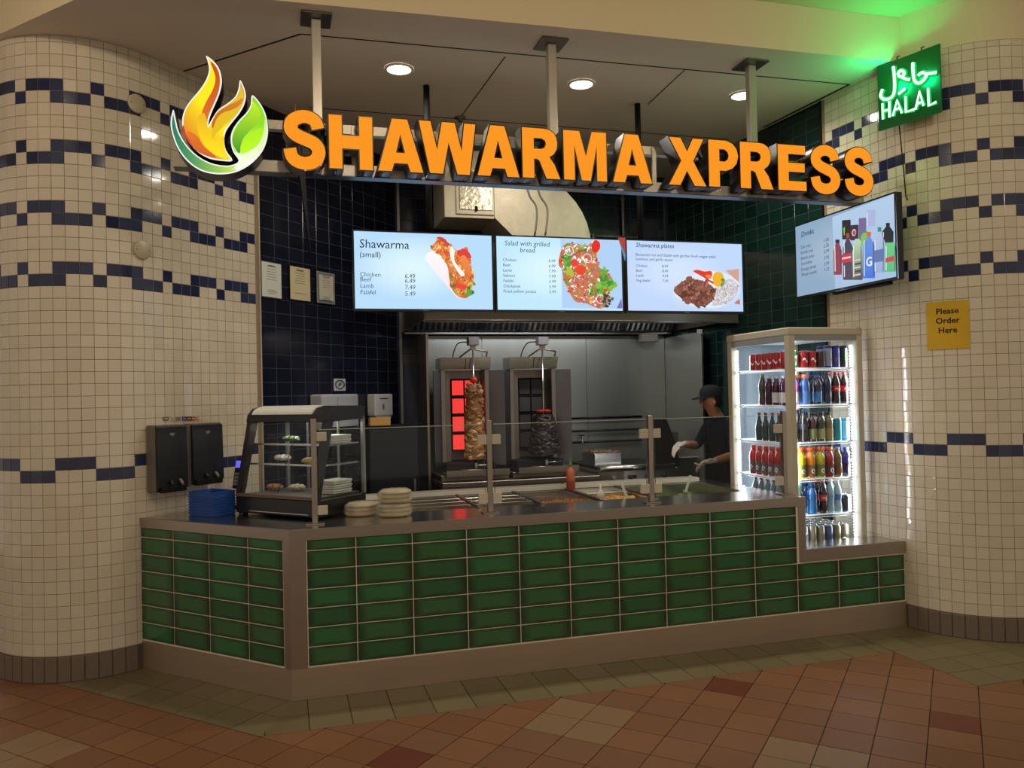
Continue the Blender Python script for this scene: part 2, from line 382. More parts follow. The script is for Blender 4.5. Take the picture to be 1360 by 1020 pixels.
# base tiles
def base_tiles(parent, P, phase, c0, c1, sgn, flip):
    g = tile_geo(TP-.005, Z0-.006, .012, .002); me = g.mesh('base_tile', BASE)
    for c in range(c0, c1):
        p, d = P(phase+(c+.5)*TP); nn = Vector((d.y, -d.x))*sgn
        o = link('base_tile', me, parent); o.location = (p.x-nn.x*.0035, p.y-nn.y*.0035, Z0/2-.001); o.rotation_euler = (0, 0, math.atan2(d.y*flip, d.x*flip))
BGR = mat('base_grout', (84, 72, 60), .8)
bl = struct(obj('baseboard_left', bx(0, .01, 0, .01, 0, .01), GROUT, loc=(-2.72, 5.17, 0)))
def arc_strip(P, l0, l1, z0, z1, sgn, off, th):
    g = G(); n = max(2, int(abs(l1-l0)/.04)); V = []
    for i in range(n+1):
        p, d = P(l0+(l1-l0)*i/n); nn = Vector((d.y, -d.x))*sgn
        for o_ in (off, off+th):
            for z in (z0, z1): V.append((p.x+nn.x*o_, p.y+nn.y*o_, z))
    fs = []
    for i in range(n):
        a = 4*i; b = a+4; fs += [(a, b, b+1, a+1), (a+2, a+3, b+3, b+2), (a+1, b+1, b+3, a+3), (a, a+2, b+2, b)]
    fs += [(0, 1, 3, 2), (4*n, 4*n+2, 4*n+3, 4*n+1)]
    g.poly(V, fs); return g
bl.data = arc_strip(LW, -.95, lfind(LW, 193, 880, 0, 1)-.01, 0, Z0-.004, 1, -.0034, .009).mesh('baseboard_left', BGR); bl.location = (0, 0, 0)
base_tiles(bl, LW, -.2190, -9, int((lfind(LW, 193, 880, 0, 1)+.219)/TP), 1, 1)
# ---- right wall
lG = 1.393
wr = struct(backing('wall_right', RW, -1.0, lG, 0, ZS, -1, GROUT))
# the left-hand scheme reads: right column k (counted towards the picture's right) = left column k+10
wall_tiles(wr, RW, .4295, -18, int(round((lG-.4295)/TP)), -1, ZS, lambda c: (-c-1)+10, -1)
lRb = lfind(RW, 1203, 830, 0, 1.2)-.01
br_ = struct(obj('baseboard_right', arc_strip(RW, -1.0, lRb, 0, Z0-.004, -1, -.0034, .009), BGR))
base_tiles(br_, RW, .4295, -18, int((lRb-.4295)/TP), -1, -1)
struct(backing('wall_upper_right', RW, -1.0, lG, ZS+.001, ZU, -1, CREAM, off=.0, th=.12))
# ---- navy wall (continues the left wall), back wall, green wall (continues the right wall)
lC = lfind(LW, 532, 500, 1.5, 4.0)
wn = struct(backing('wall_left_navy', LW, lN+.004, lC, 0, ZS, 1, DGROUT))
def dark_tiles(wall, P, l0, l1, sgn, flip, mats, pw=.153, ph=.102, zmin=0., zmax=ZS, lim=300):
    sp_ = []; n = int((l1-l0)/pw)+1
    for i in range(n):
        a = l0+i*pw; b = min(a+pw, l1); wd = b-a-.004
        if wd < .02: continue
        p, d = P((a+b)/2); nn = Vector((d.y, -d.x))*sgn
        for r in range(int((zmax-zmin)/ph)+1):
            z0 = zmin+r*ph; z1 = min(z0+ph, zmax); h = z1-z0-.004
            if h < .02: continue
            pos = Vector((p.x-nn.x*.0035, p.y-nn.y*.0035, (z0+z1)/2)); v = pos-CAMP
            hid = 100 if pos.z < 1.0 else 0
            sp_.append((pos, d*flip, wd, h, random.choice(mats), v.length/max(.05, abs(v.normalized().dot(Vector((nn.x, nn.y, 0)))))+hid))
    lay_tiles(wall, sp_, 'wall_tile', lim, tilt=.004)
dark_tiles(wn, LW, lN+.006, lC-.03, 1, 1, DRK)
pc, dc = LW(lC); sc, tc_ = ST(pc)
TB = tc_                       # depth of the back wall
lE = lfind(RW, 989, 428, 1.4, 3.6)
def Rs(t):                     # s of the right wall at depth t
    e = RW(1.2)[0]; d = RW(1.2)[1]; k = (t-ST(e)[1])/(-d.x*.2756+d.y*.9613); return ST(e+d*k)[0]
sR = Rs(TB)
kR = 1.2 + (TB-ST(RW(1.2)[0])[1])/(-RW(1.2)[1].x*.2756+RW(1.2)[1].y*.9613)
wg = struct(backing('wall_right_green', RW, lG+.004, kR, 0, ZS, -1, DGROUT))
dark_tiles(wg, RW, lG+.006, kR-.02, -1, -1, DGR)
BW = lambda l: (Vector(W(sc+l, TB)[:2]), Vector((.9613, .2756)))
wb = struct(backing('wall_back', BW, -.05, sR-sc+.08, 0, ZS, 1, DGROUT))
dark_tiles(wb, BW, .02, sR-sc-.02, 1, 1, DRK, zmin=1.9, lim=200)
g = G(); pn, dn = LW(lN); a = math.atan2(dn.y, dn.x)
o = struct(obj('trim_1', bx(-.004, .004, -.012, .0, 0, ZS), mat('pale_trim', (200, 190, 172), .4), loc=(pn.x, pn.y, 0), rz=a))
o = struct(obj('trim_2', bx(-.012, .012, -.02, .0, 0, ZS-.01), mat('grey_trim', (120, 118, 120), .3, .8), loc=(*W(sc+.004, TB-.012)[:2], 0), rz=A16-.0))
pg, dg_ = RW(lG)
struct(obj('trim_3', bx(-.006, .006, -.014, 0, 0, ZS), BLACKM, loc=(pg.x, pg.y, 0), rz=math.atan2(-dg_.y, -dg_.x)))

# ------------------------------------------------------------------ ceilings
sof = [(-3.9, 5.24), (-2.924, 4.599), (-2.293, 4.23), (-1.98, 4.09), (-1.254, 4.276), (.586, 4.735), (2.537, 5.261), (4.2, 5.70), (4.2, 9), (-3.9, 9)]
g = G(); g.prism(sof, ZS, ZU-.001); g.m = [0]*len(g.m)
for i, f in enumerate(g.f):
    zs = {g.v[k][2] for k in f}; g.m[i] = 0 if zs == {ZS} else 1
struct(obj('ceiling_soffit', g, [SOFF, CREAM]))
g = G(); g.box(-7, 7, 1.5, 9, ZU, ZU+.1)
struct(obj('ceiling', g, CREAM))
# expansion joints of the plasterboard soffit: shallow dark reveals
def reveal(name, a, b, wd=.012, m=None):
    a = Vector(a); b = Vector(b); d = b-a; o = struct(obj(name, bx(0, d.length, -wd/2, wd/2, -.003, .002), m or mat('joint_shadow_gap', (46, 42, 38), .9), loc=(a.x, a.y, ZS), rz=math.atan2(d.y, d.x)))
JL = [onfloor(x, y, ZS)[:2] for x, y in [(399, 45), (1128, 112)]]
j0 = onfloor(233, 98, ZS)[:2]; j2 = onfloor(1014, 169, ZS)[:2]; j3 = onfloor(300, 125, ZS)[:2]
reveal('trim_4', j0, JL[0]); reveal('trim_5', JL[0], JL[1], .009); reveal('trim_6', j2, JL[1], .02); reveal('trim_7', j0, j3)
reveal('trim_8', onfloor(671, 75, ZS)[:2], onfloor(612, 155, ZS)[:2], .006); reveal('trim_9', onfloor(909, 93, ZS)[:2], onfloor(861, 138, ZS)[:2], .006)
reveal('trim_10', W(.2, 1.62)[:2], W(3.7, 1.62)[:2], .008)

# ------------------------------------------------------------------ floor
fl = struct(obj('floor', bx(-7, 7, -6, 9, -.1, -.0045), FGROUT))
def clip(poly, a, b, c):          # keep a*x+b*y>=c
    out = []
    for i in range(len(poly)):
        p, q_ = poly[i], poly[(i+1) % len(poly)]; fp = a*p[0]+b*p[1]-c; fq = a*q_[0]+b*q_[1]-c
        if fp >= 0: out.append(p)
        if (fp >= 0) != (fq >= 0): k = fp/(fp-fq); out.append((p[0]+(q_[0]-p[0])*k, p[1]+(q_[1]-p[1])*k))
    return out
def parea(p): return abs(sum(p[i][0]*p[(i+1) % len(p)][1]-p[(i+1) % len(p)][0]*p[i][1] for i in range(len(p))))/2
# everything in the (s,t) frame
def half(p, q_, inside):          # half plane through p,q containing `inside`
    a, b = -(q_[1]-p[1]), q_[0]-p[0]; c = a*p[0]+b*p[1]
    if a*inside[0]+b*inside[1] < c: a, b, c = -a, -b, -c
    return a, b, c
BS = (-.15, -.405); CS = (3.50, -.405); DS = (3.50, -1.0)
r2 = 1/math.sqrt(2)
gx, gy = ST((-1.04700182, 3.71560682))
th = math.radians(60.86)-A16      # heading of the a-axis in the st frame
ax_ = (math.cos(th)*.2138, math.sin(th)*.2138); bx_ = (math.sin(th)*.2138, -math.cos(th)*.2138)
hAB = half(BS, (BS[0]-1, BS[1]+1), (-2, -2)); hBC = half(BS, CS, (0, -2)); hCD = half(CS, DS, (0, -2)); hDE = half(DS, (6, -1.0), (5, -3))
def project(s, t, z=0):
    p = W(s, t, z); X, Y, Z = p.x, p.y, p.z-H; d = Y*cp+Z*sp
    if d < .2: return None
    u_ = -Y*sp+Z*cp; x, y = F*X/d, -F*u_/d; return 680+x*cr-y*sr, 510+x*sr+y*cr
def seen(poly):
    ok = [project(*p) for p in poly]; ok = [p for p in ok if p]
    return any(-60 < x < 1420 and 500 < y < 1080 for x, y in ok)
cells = []
RED = {(0, 2), (7, 7), (7, 12)}
BUF = {(3, 4), (4, 4), (3, 5), (4, 5), (-3, -6), (-3, -5), (-4, -6), (-4, -5), (4, 9), (4, 10), (3, 9), (3, 10)}
def cell(i, j, k=.0):
    e = .0022/.2138
    P = [(i+e, j+e), (i+1-e, j+e), (i+1-e, j+1-e), (i+e, j+1-e)]
    return [(gx+a*ax_[0]+b*bx_[0], gy+a*ax_[1]+b*bx_[1]) for a, b in P]
big = G(); 
floor_items = []
for i in range(-34, 24):
    for j in range(-34, 34):
        P = cell(i, j); cs, ct = sum(p[0] for p in P)/4, sum(p[1] for p in P)/4
        if ct > (4.5 if cs < -1.6 else 1.3) or abs(cs-.8) > 6.8 or ct < -7: continue
        # regions: left of B, between B and D, right of D
        res = []
        spl = []
        L1 = clip(P, -1, -.414, .15+.405*.414)     # left of the bisector through B
        L2 = clip(P, 1, .414, -.15-.405*.414)
        if len(L1) > 2 and parea(L1) > 1e-6:
            r_ = clip(L1, *hAB)
            if len(r_) > 2 and parea(r_) > 1e-4: res.append(r_)
        if len(L2) > 2 and parea(L2) > 1e-6:
            M1 = clip(L2, -1, .0, -3.50)     # s <= 3.5
            M2 = clip(L2, 1, 0, 3.50)
            if len(M1) > 2:
                r_ = clip(M1, *hBC)
                if len(r_) > 2 and parea(r_) > 1e-4: res.append(r_)
            if len(M2) > 2:
                r_ = clip(M2, *hDE)
                if len(r_) > 2 and parea(r_) > 1e-4: res.append(r_)
        if res:
            m = TERRD if (i, j) in RED else TERRL if (i, j) in BUF else random.choice(TERRA)
            floor_items.append((res, m, seen(P), 'floor_tile'))
# sage border: two rows along the counter, its left leg at 45 degrees, the right patch square to the counter
def rows(fn, n0, n1, m0, m1, hs, pitch):
    for i in range(n0, n1):
        for j in range(m0, m1):
            e = .0022; P = [fn(i*pitch+e, j*pitch+e), fn((i+1)*pitch-e, j*pitch+e), fn((i+1)*pitch-e, (j+1)*pitch-e), fn(i*pitch+e, (j+1)*pitch-e)]
            for h_ in hs:
                P = clip(P, *h_)
                if len(P) < 3: break
            if len(P) >= 3 and parea(P) > 2e-4: floor_items.append(([P], random.choice(GREYT), True, 'border_tile'))
neg = lambda h_: (-h_[0], -h_[1], -h_[2])
mit = (1, -.370, 0)
rows(lambda a, b: (.078+a, -.405+b*.98), -3, 18, 0, 2, [mit, (-1, 0, -3.497)], .2085)
fn2 = lambda a, b: (BS[0]-r2*a+r2*b+.0, BS[1]+r2*a+r2*b)
rows(fn2, -4, 9, 0, 8, [neg(mit)], .2085)
rows(lambda a, b: (3.502+a, -.997+b), 0, 9, 0, 8, [(1, 0, 3.50)], .2085)
def prism_st(g, P, z0, z1):
    area2 = sum(P[i][0]*P[(i+1) % len(P)][1]-P[(i+1) % len(P)][0]*P[i][1] for i in range(len(P)))
    if area2 < 0: P = P[::-1]
    Wp = [W(s, t) for s, t in P]; n = len(Wp)
    V = [(p.x, p.y, z0) for p in Wp]+[(p.x, p.y, z1) for p in Wp]
    g.poly(V, [tuple(range(n, 2*n))]+[(i, (i+1) % n, n+(i+1) % n, n+i) for i in range(n)])
vis = [f for f in floor_items if f[2]]; inv = [f for f in floor_items if not f[2]]
orange = sorted([f for f in vis if f[3] == 'floor_tile'], key=lambda f: -f[0][0][0][1]*0 + (W(*f[0][0][0])-Vector((0, 0, 0))).length)
for k, (res, m, s_, nm) in enumerate(orange[:300] + [f for f in vis if f[3] == 'border_tile'][:300]):
    g = G()
    for P in res: prism_st(g, P, -.006, random.uniform(-.0006, 0))
    obj(nm, g, m, fl)
g = G(); ms = []
for res, m, s_, nm in inv+orange[300:]:
    if m not in ms: ms.append(m)
    n0 = len(g.f)
    for P in res: prism_st(g, P, -.006, 0)
    for k in range(n0, len(g.f)): g.m[k] = ms.index(m)
if g.f: o = obj('floor_tile', g, ms, fl); o['kind'] = 'stuff'

# ------------------------------------------------------------------ the counter
LS, LT = -.872, .872                     # far end of the left leg, at the pillar
SE = 3.955                               # right end, at the right pillar
ctr = thing('serving_counter', 'long food counter faced with glossy green tiles on a steel plinth', 'counter', W(0, 0), A16)
KZ = .168
def offs(d):                             # counter outline moved inwards by d
    k = d/math.tan(math.radians(67.5)) if False else d*math.tan(math.radians(22.5))
    return [(LS+d*r2, LT+d*r2), (k if False else k, d), (SE, d)]
# plinth (kick plate) with the folded corner
p0 = offs(0); p1 = offs(.02)
g = G(); g.prism([p0[0], p0[1], p0[2], (p1[2][0], .02), p1[1], p1[0]], .001, KZ); obj('kick_plate', g, KICK, ctr)
# grout bed behind the tiles
pa, pb = offs(.0035), offs(.05)
g = G(); g.prism([pa[0], pa[1], (SE, .0035), (SE, .05), pb[1], pb[0]], KZ, .49)
g.prism([pa[0], pa[1], (3.17, .0035), (3.17, .05), pb[1], pb[0]], .49, .85); obj('tile_bed', g, mat('pale_grout', (222, 214, 186), .9), ctr)
g = G(); g.prism([(LS+.05, LT+.02), (.03, .06), (3.16, .06), (3.16, .40), (-.2, .40), (-.62, LT+.12)], .02, .84); obj('cabinet_body', g, STEELD, ctr)
g = G(); g.box(3.165, SE-.06, .06, .2, .02, .48); obj('cabinet_body', g, STEELD, ctr)
rowz = [KZ+.006+.1028*i for i in range(8)]
def gtile(s0, s1, z0, z1, org, ang):
    w_, h_ = s1-s0-.005, z1-z0-.005
    if w_ < .012 or h_ < .012: return
    m = random.choice(GREENT); k = ('green_tile', round(w_, 3), round(h_, 3), m.name)
    if k not in _tm: _tm[k] = tile_geo(w_, h_, .008, .002).mesh('green_tile', m)
    o = link('green_tile', _tm[k], ctr); o.location = (org[0]+math.cos(ang)*(s0+s1)/2 - math.sin(ang)*.0085, org[1]+math.sin(ang)*(s0+s1)/2+math.cos(ang)*.0085, (z0+z1)/2)
    o.rotation_euler = (random.uniform(-.004, .004), 0, ang+random.uniform(-.003, .003))
js = [.088, .348]+[.348+.3085*k for k in range(1, 12)]+[SE-.004]
for a, b in zip(js, js[1:]):
    if b-a < .02: continue
    for i, z in enumerate(rowz):
        z1 = min(z+.1028, .849 if a < 3.1 else .49)
        if z1-z < .02: continue
        gtile(a, b, z, z1, (0, 0), 0)
# the tiles beside the step keep their full height up to the trim
jl = [.052, .315, .625, .93, 1.222]      # distances from the corner along the left leg
for a, b in zip(jl, jl[1:]):
    for z in rowz:
        z1 = min(z+.1028, .849)
        if z1-z < .02: continue
        gtile(-b, -a, z, z1, (0, 0), -PI/4)
# steel corner post
g = G(); g.prism([(-.050*r2, .050*r2), (0, 0), (.085, 0), (.085, .02), (.01, .02), (-.036*r2+.014, .036*r2+.014)], KZ-.002, .852); obj('corner_post', g, STEEL, ctr, bevel=.002)
g = G(); g.box(3.140, 3.192, -.004, .05, .492, .852); obj('step_trim', g, STEEL, ctr, bevel=.002)

top = thing('countertop', 'stainless steel worktop with food wells and folded front edge', 'worktop', W(0, 0), A16)
# top sheet built around the wells: front strip, left bay, right strip, rear strip
WX = [(.60, 1.13), (1.15, 1.54), (1.57, 1.94), (1.97, 2.33), (2.36, 3.03)]; WT0, WT1 = .42, 1.06
def wallS(t): k = (t-.919)/.7278; return -.806+.6858*k
g = G()
g.prism([(LS-.002, LT), (0, 0), (3.192, 0), (3.192, WT0), (-.42, WT0), (wallS(1.2)+.12, 1.2), (-.66, 1.09)] if False else [(LS, LT), (0, 0), (3.192, 0), (3.192, WT0), (.58, WT0), (.58, 1.2), (-.50, 1.2), (-.74, .955)], .898, .905)
g.box(3.05, 3.192, WT0, 1.2, .898, .905); g.box(.58, 3.05, WT1, 1.2, .898, .905)
xs_ = [.58]+[v for a in WX for v in a]+[3.05]
for a, b in zip(xs_[::2], xs_[1::2]): g.box(a, b, WT0, WT1, .898, .905)
obj('top_sheet', g, STEELB, top)
e0 = offs(-.004)
g = G(); ins = offs(.02)
g.prism([(e0[0][0], e0[0][1]), (e0[1][0], e0[1][1]), (3.194, -.004), (3.194, .02), ins[1], ins[0]], .85, .9065); obj('front_edge', g, STEEL, top)
g = G()
for (a, b) in WX:
    g.box(a, b, WT0, WT1, .70, .705); g.box(a-.004, a, WT0, WT1, .70, .90); g.box(b, b+.004, WT0, WT1, .70, .90); g.box(a, b, WT0-.004, WT0, .70, .90); g.box(a, b, WT1, WT1+.004, .70, .90)
obj('well', g, STEELD, top)
for a, b in zip(WX[:-1], WX[1:]):
    obj('divider_bar', bx(a[1]+.0, b[0], WT0-.02, WT1+.02, .9055, .915), STEELD, top, bevel=.002)
obj('rear_upstand', bx(.45, 3.06, 1.205, 1.22, .3, .93), STEELD, top)
cb = thing('cutting_board', 'long white cutting board along the rear edge of the food wells', 'cutting board', W(0, 0, .9065), A16)
obj('board', bx(.50, 1.955, 1.075, 1.2, 0, .03), mat('white_board', (226, 220, 206), .5), cb, bevel=.004)
cb2 = thing('cutting_board', 'white cutting board behind the salad well, nearer the drinks fridge', 'cutting board', W(0, 0, .9065), A16)
obj('board', bx(1.975, 3.04, 1.08, 1.2, 0, .032), MATS['white_board'], cb2, bevel=.004)

ledge = thing('ledge_top', 'low stainless steel ledge in front of the drinks fridge', 'ledge', W(0, 0), A16)
obj('top_sheet', bx(3.194, SE-.008, .0, .235, .562, .568), STEELB, ledge)
g = G(); g.box(3.150, SE, -.006, .02, .492, .5695); obj('front_edge', g, STEEL, ledge, bevel=.0015)

# ------------------------------------------------------------------ food in the wells
FOODS = [
    ('food_pan', 'steel pan with three rails in the leftmost well, by the bagged flatbread', None, 0),
    ('food_pan', 'steel pan with rails behind the second glass post', None, 1),
    ('food_pan', 'pan of brown chickpeas in the third well', (150, 104, 58), 2),
    ('food_pan', 'pan of orange pickled topping with white sauce bottle, fourth well', (214, 160, 84), 3),
    ('food_pan', 'wide pan of shredded lettuce in the rightmost well', (140, 160, 96), 4)]
def pan(g, a, b, c, d, z0, z1, r=.012):
    g.box(a, b, c, c+.003, z0, z1); g.box(a, b, d-.003, d, z0, z1); g.box(a, a+.003, c, d, z0, z1); g.box(b-.003, b, c, d, z0, z1); g.box(a, b, c, d, z0, z0+.003)
    g.box(a-r, b+r, c-r, c, z1-.002, z1+.001); g.box(a-r, b+r, d, d+r, z1-.002, z1+.001); g.box(a-r, a, c, d, z1-.002, z1+.001); g.box(b, b+r, c, d, z1-.002, z1+.001)
for nm, lab, colr, k in FOODS:
    a, b = WX[k]; t = thing(nm, lab, 'food pan', W(0, 0, 0), A16, 'pans in the food wells')
    g = G(); c0, c1 = WT0+.015, WT1-.015
    if k < 2: pan(g, a+.015, b-.015, c0, c1, .76, .902)
    elif k == 2: pan(g, a+.015, b-.015, c0, .70, .80, .902); pan(g, a+.015, b-.015, .73, c1, .80, .902)
    elif k == 3: pan(g, a+.015, b-.015, c0, .73, .80, .902); pan(g, a+.015, b-.015, .76, c1, .80, .902)
    else: pan(g, a+.015, b-.015, c0, c1, .78, .902)
    obj('pan', g, STEELB, t)
    if k < 2:
        for j in range(3):
            tt = c0+.14+j*.16; g = G(); g.box(a+.005, b-.005, tt, tt+.022, .9005, .907); obj('rail', g, STEELB, t, bevel=.002)
    g = G(); rr = random.Random(k+5)
    if k == 2:
        for j in range(520): g.blob((rr.uniform(a+.025, b-.025), rr.uniform(c0+.01, .69), .872+rr.uniform(0, .014)), .0085, 0, j)
        fm = mat('chickpea', colr, .5, var=.3, nscale=60)
        g2 = G(); g2.box(a+.019, b-.019, .735, c1-.004, .805, .872); o = obj('sauce', g2, mat('dark_sauce', (92, 58, 36), .3), t)
    elif k == 3:
        for j in range(300): g.blob((rr.uniform(a+.03, b-.03), rr.uniform(c0+.02, .72), .865+rr.uniform(0, .022)), .013, 0, j, sq=(1.6, .6, .5), rot=Matrix.Rotation(rr.uniform(0, 3), 3, 'Z'))
        fm = mat('pickled_turnip', colr, .5, var=.3, nscale=50)
        g2 = G(); g2.box(a+.019, b-.019, .765, c1-.004, .805, .875); obj('sauce', g2, mat('white_sauce', (222, 214, 196), .3), t)
    elif k == 4:
        for j in range(700):
            aa = rr.uniform(0, 2*PI); ra = rr.random()**.6; x = (a+b)/2+.05+.20*ra*math.cos(aa); yy = (c0+c1)/2+.22*ra*math.sin(aa); g.blob((x, yy, .79+.095*(1-ra)*rr.uniform(.6, 1)), .014, 0, j, sq=(1.8, .5, .25), rot=Matrix.Rotation(rr.uniform(0, 3), 3, 'Z') @ Matrix.Rotation(rr.uniform(-.6, .6), 3, 'X'))
        fm = mat('lettuce', colr, .6, var=.5, nscale=25)
    else:
        for j in range(120): g.blob((rr.uniform(a+.03, b-.03), rr.uniform(c0+.02, c1-.02), .80), .02, 0, j, sq=(1.5, 1, .4))
        fm = mat('cooked_filling', (128, 110, 78), .6, var=.4, nscale=30)
    if k in (0, 1): g.box(a+.019, b-.019, c0+.004, c1-.004, .764, .795)
    o = obj('food', g, fm, t); o['kind'] = 'stuff'
def loose(name, lab, cat, s, t, z, rz=0, group=None): return thing(name, lab, cat, W(s, t, z), A16+rz, group)
# squeeze bottle tip, spoons
sq_ = loose('sauce_bottle', 'small white sauce bottle standing in the orange topping', 'bottle', 2.04, .63, .885)
g = G(); g.lathe([(.024, 0), (.026, .02), (.024, .045), (.012, .055), (.009, .07), (.003, .10)], 12); obj('bottle', g, WHITEP, sq_)
for (s, t, lab, tilt) in [(2.22, .60, 'clear plastic serving spoon leaning in the orange topping', -.35), (2.74, .74, 'clear plastic tongs handle sticking up out of the lettuce', .35)]:
    sp1 = loose('serving_spoon', lab, 'spoon', s, t, .885); g = G(); Mx = Matrix.Rotation(tilt, 4, 'Y')
    g.box(-.009, .009, -.003, .003, 0, .12, M=Mx); g.lathe([(.0, -.012), (.02, -.006), (.022, .004)], 10, M=Mx, caps=False); obj('spoon', g, mat('clear_plastic', (214, 222, 214), .2), sp1, bevel=.001)
# chilli sauce bottle on the divider
hs_ = loose('chilli_sauce_bottle', 'orange-red chilli sauce bottle with green squeeze cap standing on the rear strip', 'bottle', *((lambda p: (p[0], p[1]))(ST(onfloor(757, 651, .9)))), .9155)
hs_.location = W(1.955, .98, .9155)
g = G(); g.lathe([(.029, 0), (.031, .005), (.031, .12), (.027, .14), (.014, .155), (.013, .165)], 18); obj('bottle', g, mat('chilli_sauce', (196, 104, 62), .25, coat=.5, var=.12), hs_)
g = G(); g.lathe([(.0125, .165), (.0145, .166), (.0145, .185), (.008, .192), (.004, .215), (.002, .222)], 14); obj('cap', g, mat('green_cap', (50, 130, 70), .4), hs_)
g = G(); g.lathe([(.0313, 0.001), (.0316, .05), (.0314, .06)], 18, caps=False); obj('label', g, mat('dark_red_sauce', (150, 58, 36), .4), hs_, label='darker red lower part')
# bagged flatbread
for k, (s, t, z, lab) in enumerate([(.60, .295, .907, 'lower bag of flatbread beside the glass case'), (.605, .30, .986, 'upper bag of flatbread, topmost of the two bags'), (.42, .41, .907, 'crumpled bag of flatbread against the glass case, behind the two stacked bags')]):
    bg = loose('flatbread_bag', lab, 'bread bag', s, t, z, .15*k, 'bags of flatbread')
    for j in range(3):
        g = G(); n = 20; P = []
        g.lathe([(.0, .004), (.07, 0), (.092, .008), (.094, .018), (.07, .025), (0, .024)], 22, c=(random.uniform(-.006, .006), 0), M=Matrix.Translation((0, 0, j*.0245)), caps=False, sq=.8); obj('flatbread', g, mat('flatbread', (200, 172, 122), .8, var=.25, nscale=30, bump=.3), bg)
    g = G()
    prof = [(.02, -.001), (.095, .002), (.106, .02), (.104, .06), (.08, .078), (.02, .079)]
    n = 28
    for r_, z_ in prof:
        for i in range(n):
            a = 2*PI*i/n; jn = 1+.07*mnoise.noise(Vector((math.cos(a)*3, math.sin(a)*3, z_*40+k))); g.v.append((r_*jn*math.cos(a), r_*.84*jn*math.sin(a), max(0, z_+.004*mnoise.noise(Vector((a*4, z_*50, k))))))
    for i in range(len(prof)-1):
        for j in range(n): g.f.append((i*n+j, i*n+(j+1) % n, (i+1)*n+(j+1) % n, (i+1)*n+j)); g.m.append(0); g.sm.append(False)
    g.f.append(tuple(range(len(prof)*n-n, len(prof)*n))); g.m.append(0); g.sm.append(False)
    if 'bagm' not in MATS: MATS['bagm'] = mat('plastic_bag', (206, 200, 184), .25, alpha=.32, var=.4, nscale=30, bump=.5)
    obj('plastic_bag', g, MATS['bagm'], bg)

# ------------------------------------------------------------------ sneeze guard
sg = thing('sneeze_guard', 'glass sneeze guard on four square steel posts along the counter front', 'sneeze guard', W(0, 0, .9065), A16)
PS = [.141, 1.150, 2.195, 3.165]; PT = .17; PH = .548
for i, s in enumerate(PS):
    h = PH if i else .585
    po = obj('post', bx(s-.015, s+.015, PT-.015, PT+.015, .006, h), STEEL, sg, bevel=.002)
    obj('foot_plate', bx(s-.05, s+.05, PT-.035, PT+.035, 0, .006), STEEL, po)
    for z in ((.06, .118), (.405, .463)) if i else ((.05, .10), (.46, .51)):
        for sd in (-1, 1):
            if (i == 0 and sd == -1) or (i == 3 and sd == 1): continue
            obj('clamp', bx(min(s+sd*.015, s+sd*.07), max(s+sd*.015, s+sd*.07), PT-.012, PT+.012, z[0], z[1]), CREAMP, po, bevel=.002)
for a, b in zip(PS, PS[1:]):
    g = G(); g.box(a+.028, b-.028, PT-.004, PT+.004, .035, .522); pn_ = obj('glass_pane', g, GLASS, sg)
    obj('glass_edge', bx(a+.028, b-.028, PT-.004, PT+.004, .522, .526), mat('ground_glass_edge', (170, 178, 170), .25), pn_)
    for e in (a+.028, b-.030): obj('glass_edge', bx(e, e+.002, PT-.004, PT+.004, .035, .522), mat('ground_glass_side', (96, 100, 96), .3), pn_)

# ------------------------------------------------------------------ the glowing shop sign
LH = .296
GL = {
 'H': [[(0,0),(.30,0),(.30,.38),(.69,.38),(.69,0),(1,0),(1,1),(.69,1),(.69,.63),(.30,.63),(.30,1),(0,1)]],
 'A': [[(0,0),(.30,0),(.36,.155),(.655,.155),(.71,0),(1,0),(.66,1),(.32,1)], [(.405,.36),(.595,.36),(.50,.70)]],
 'W': [[(0,1),(.18,0),(.41,0),(.515,.60),(.66,0),(.88,0),(1,1),(.795,1),(.74,.47),(.63,1),(.40,1),(.31,.47),(.205,1)]],
 'R': [[(0,0),(.31,0),(.31,.385),(.38,.385),(.45,.355),(.63,0),(1,0),(.85,.29),(.72,.43),(.84,.50),(.92,.60),(.94,.72),(.91,.84),(.84,.93),(.72,.985),(.60,1),(0,1)], [(.31,.59),(.50,.59),(.59,.62),(.63,.69),(.61,.76),(.52,.80),(.31,.80)]],
 'M': [[(0,0),(.25,0),(.25,.70),(.41,0),(.62,0),(.77,.70),(.77,0),(1,0),(1,1),(.66,1),(.515,.50),(.37,1),(0,1)]],
 'X': [[(0,0),(.30,0),(.49,.31),(.69,0),(1,0),(.66,.52),(.95,1),(.66,1),(.50,.72),(.33,1),(.03,1),(.34,.52)]],
 'P': [[(0,0),(.36,0),(.36,.35),(.58,.35),(.80,.41),(.94,.52),(1,.68),(.95,.83),(.82,.94),(.60,1),(0,1)], [(.36,.55),(.54,.55),(.64,.60),(.68,.68),(.64,.76),(.54,.81),(.36,.81)]],
 'E': [[(0,0),(1,0),(1,.21),(.37,.21),(.37,.41),(.95,.41),(.95,.61),(.37,.61),(.37,.80),(.98,.80),(.98,1),(0,1)]]}
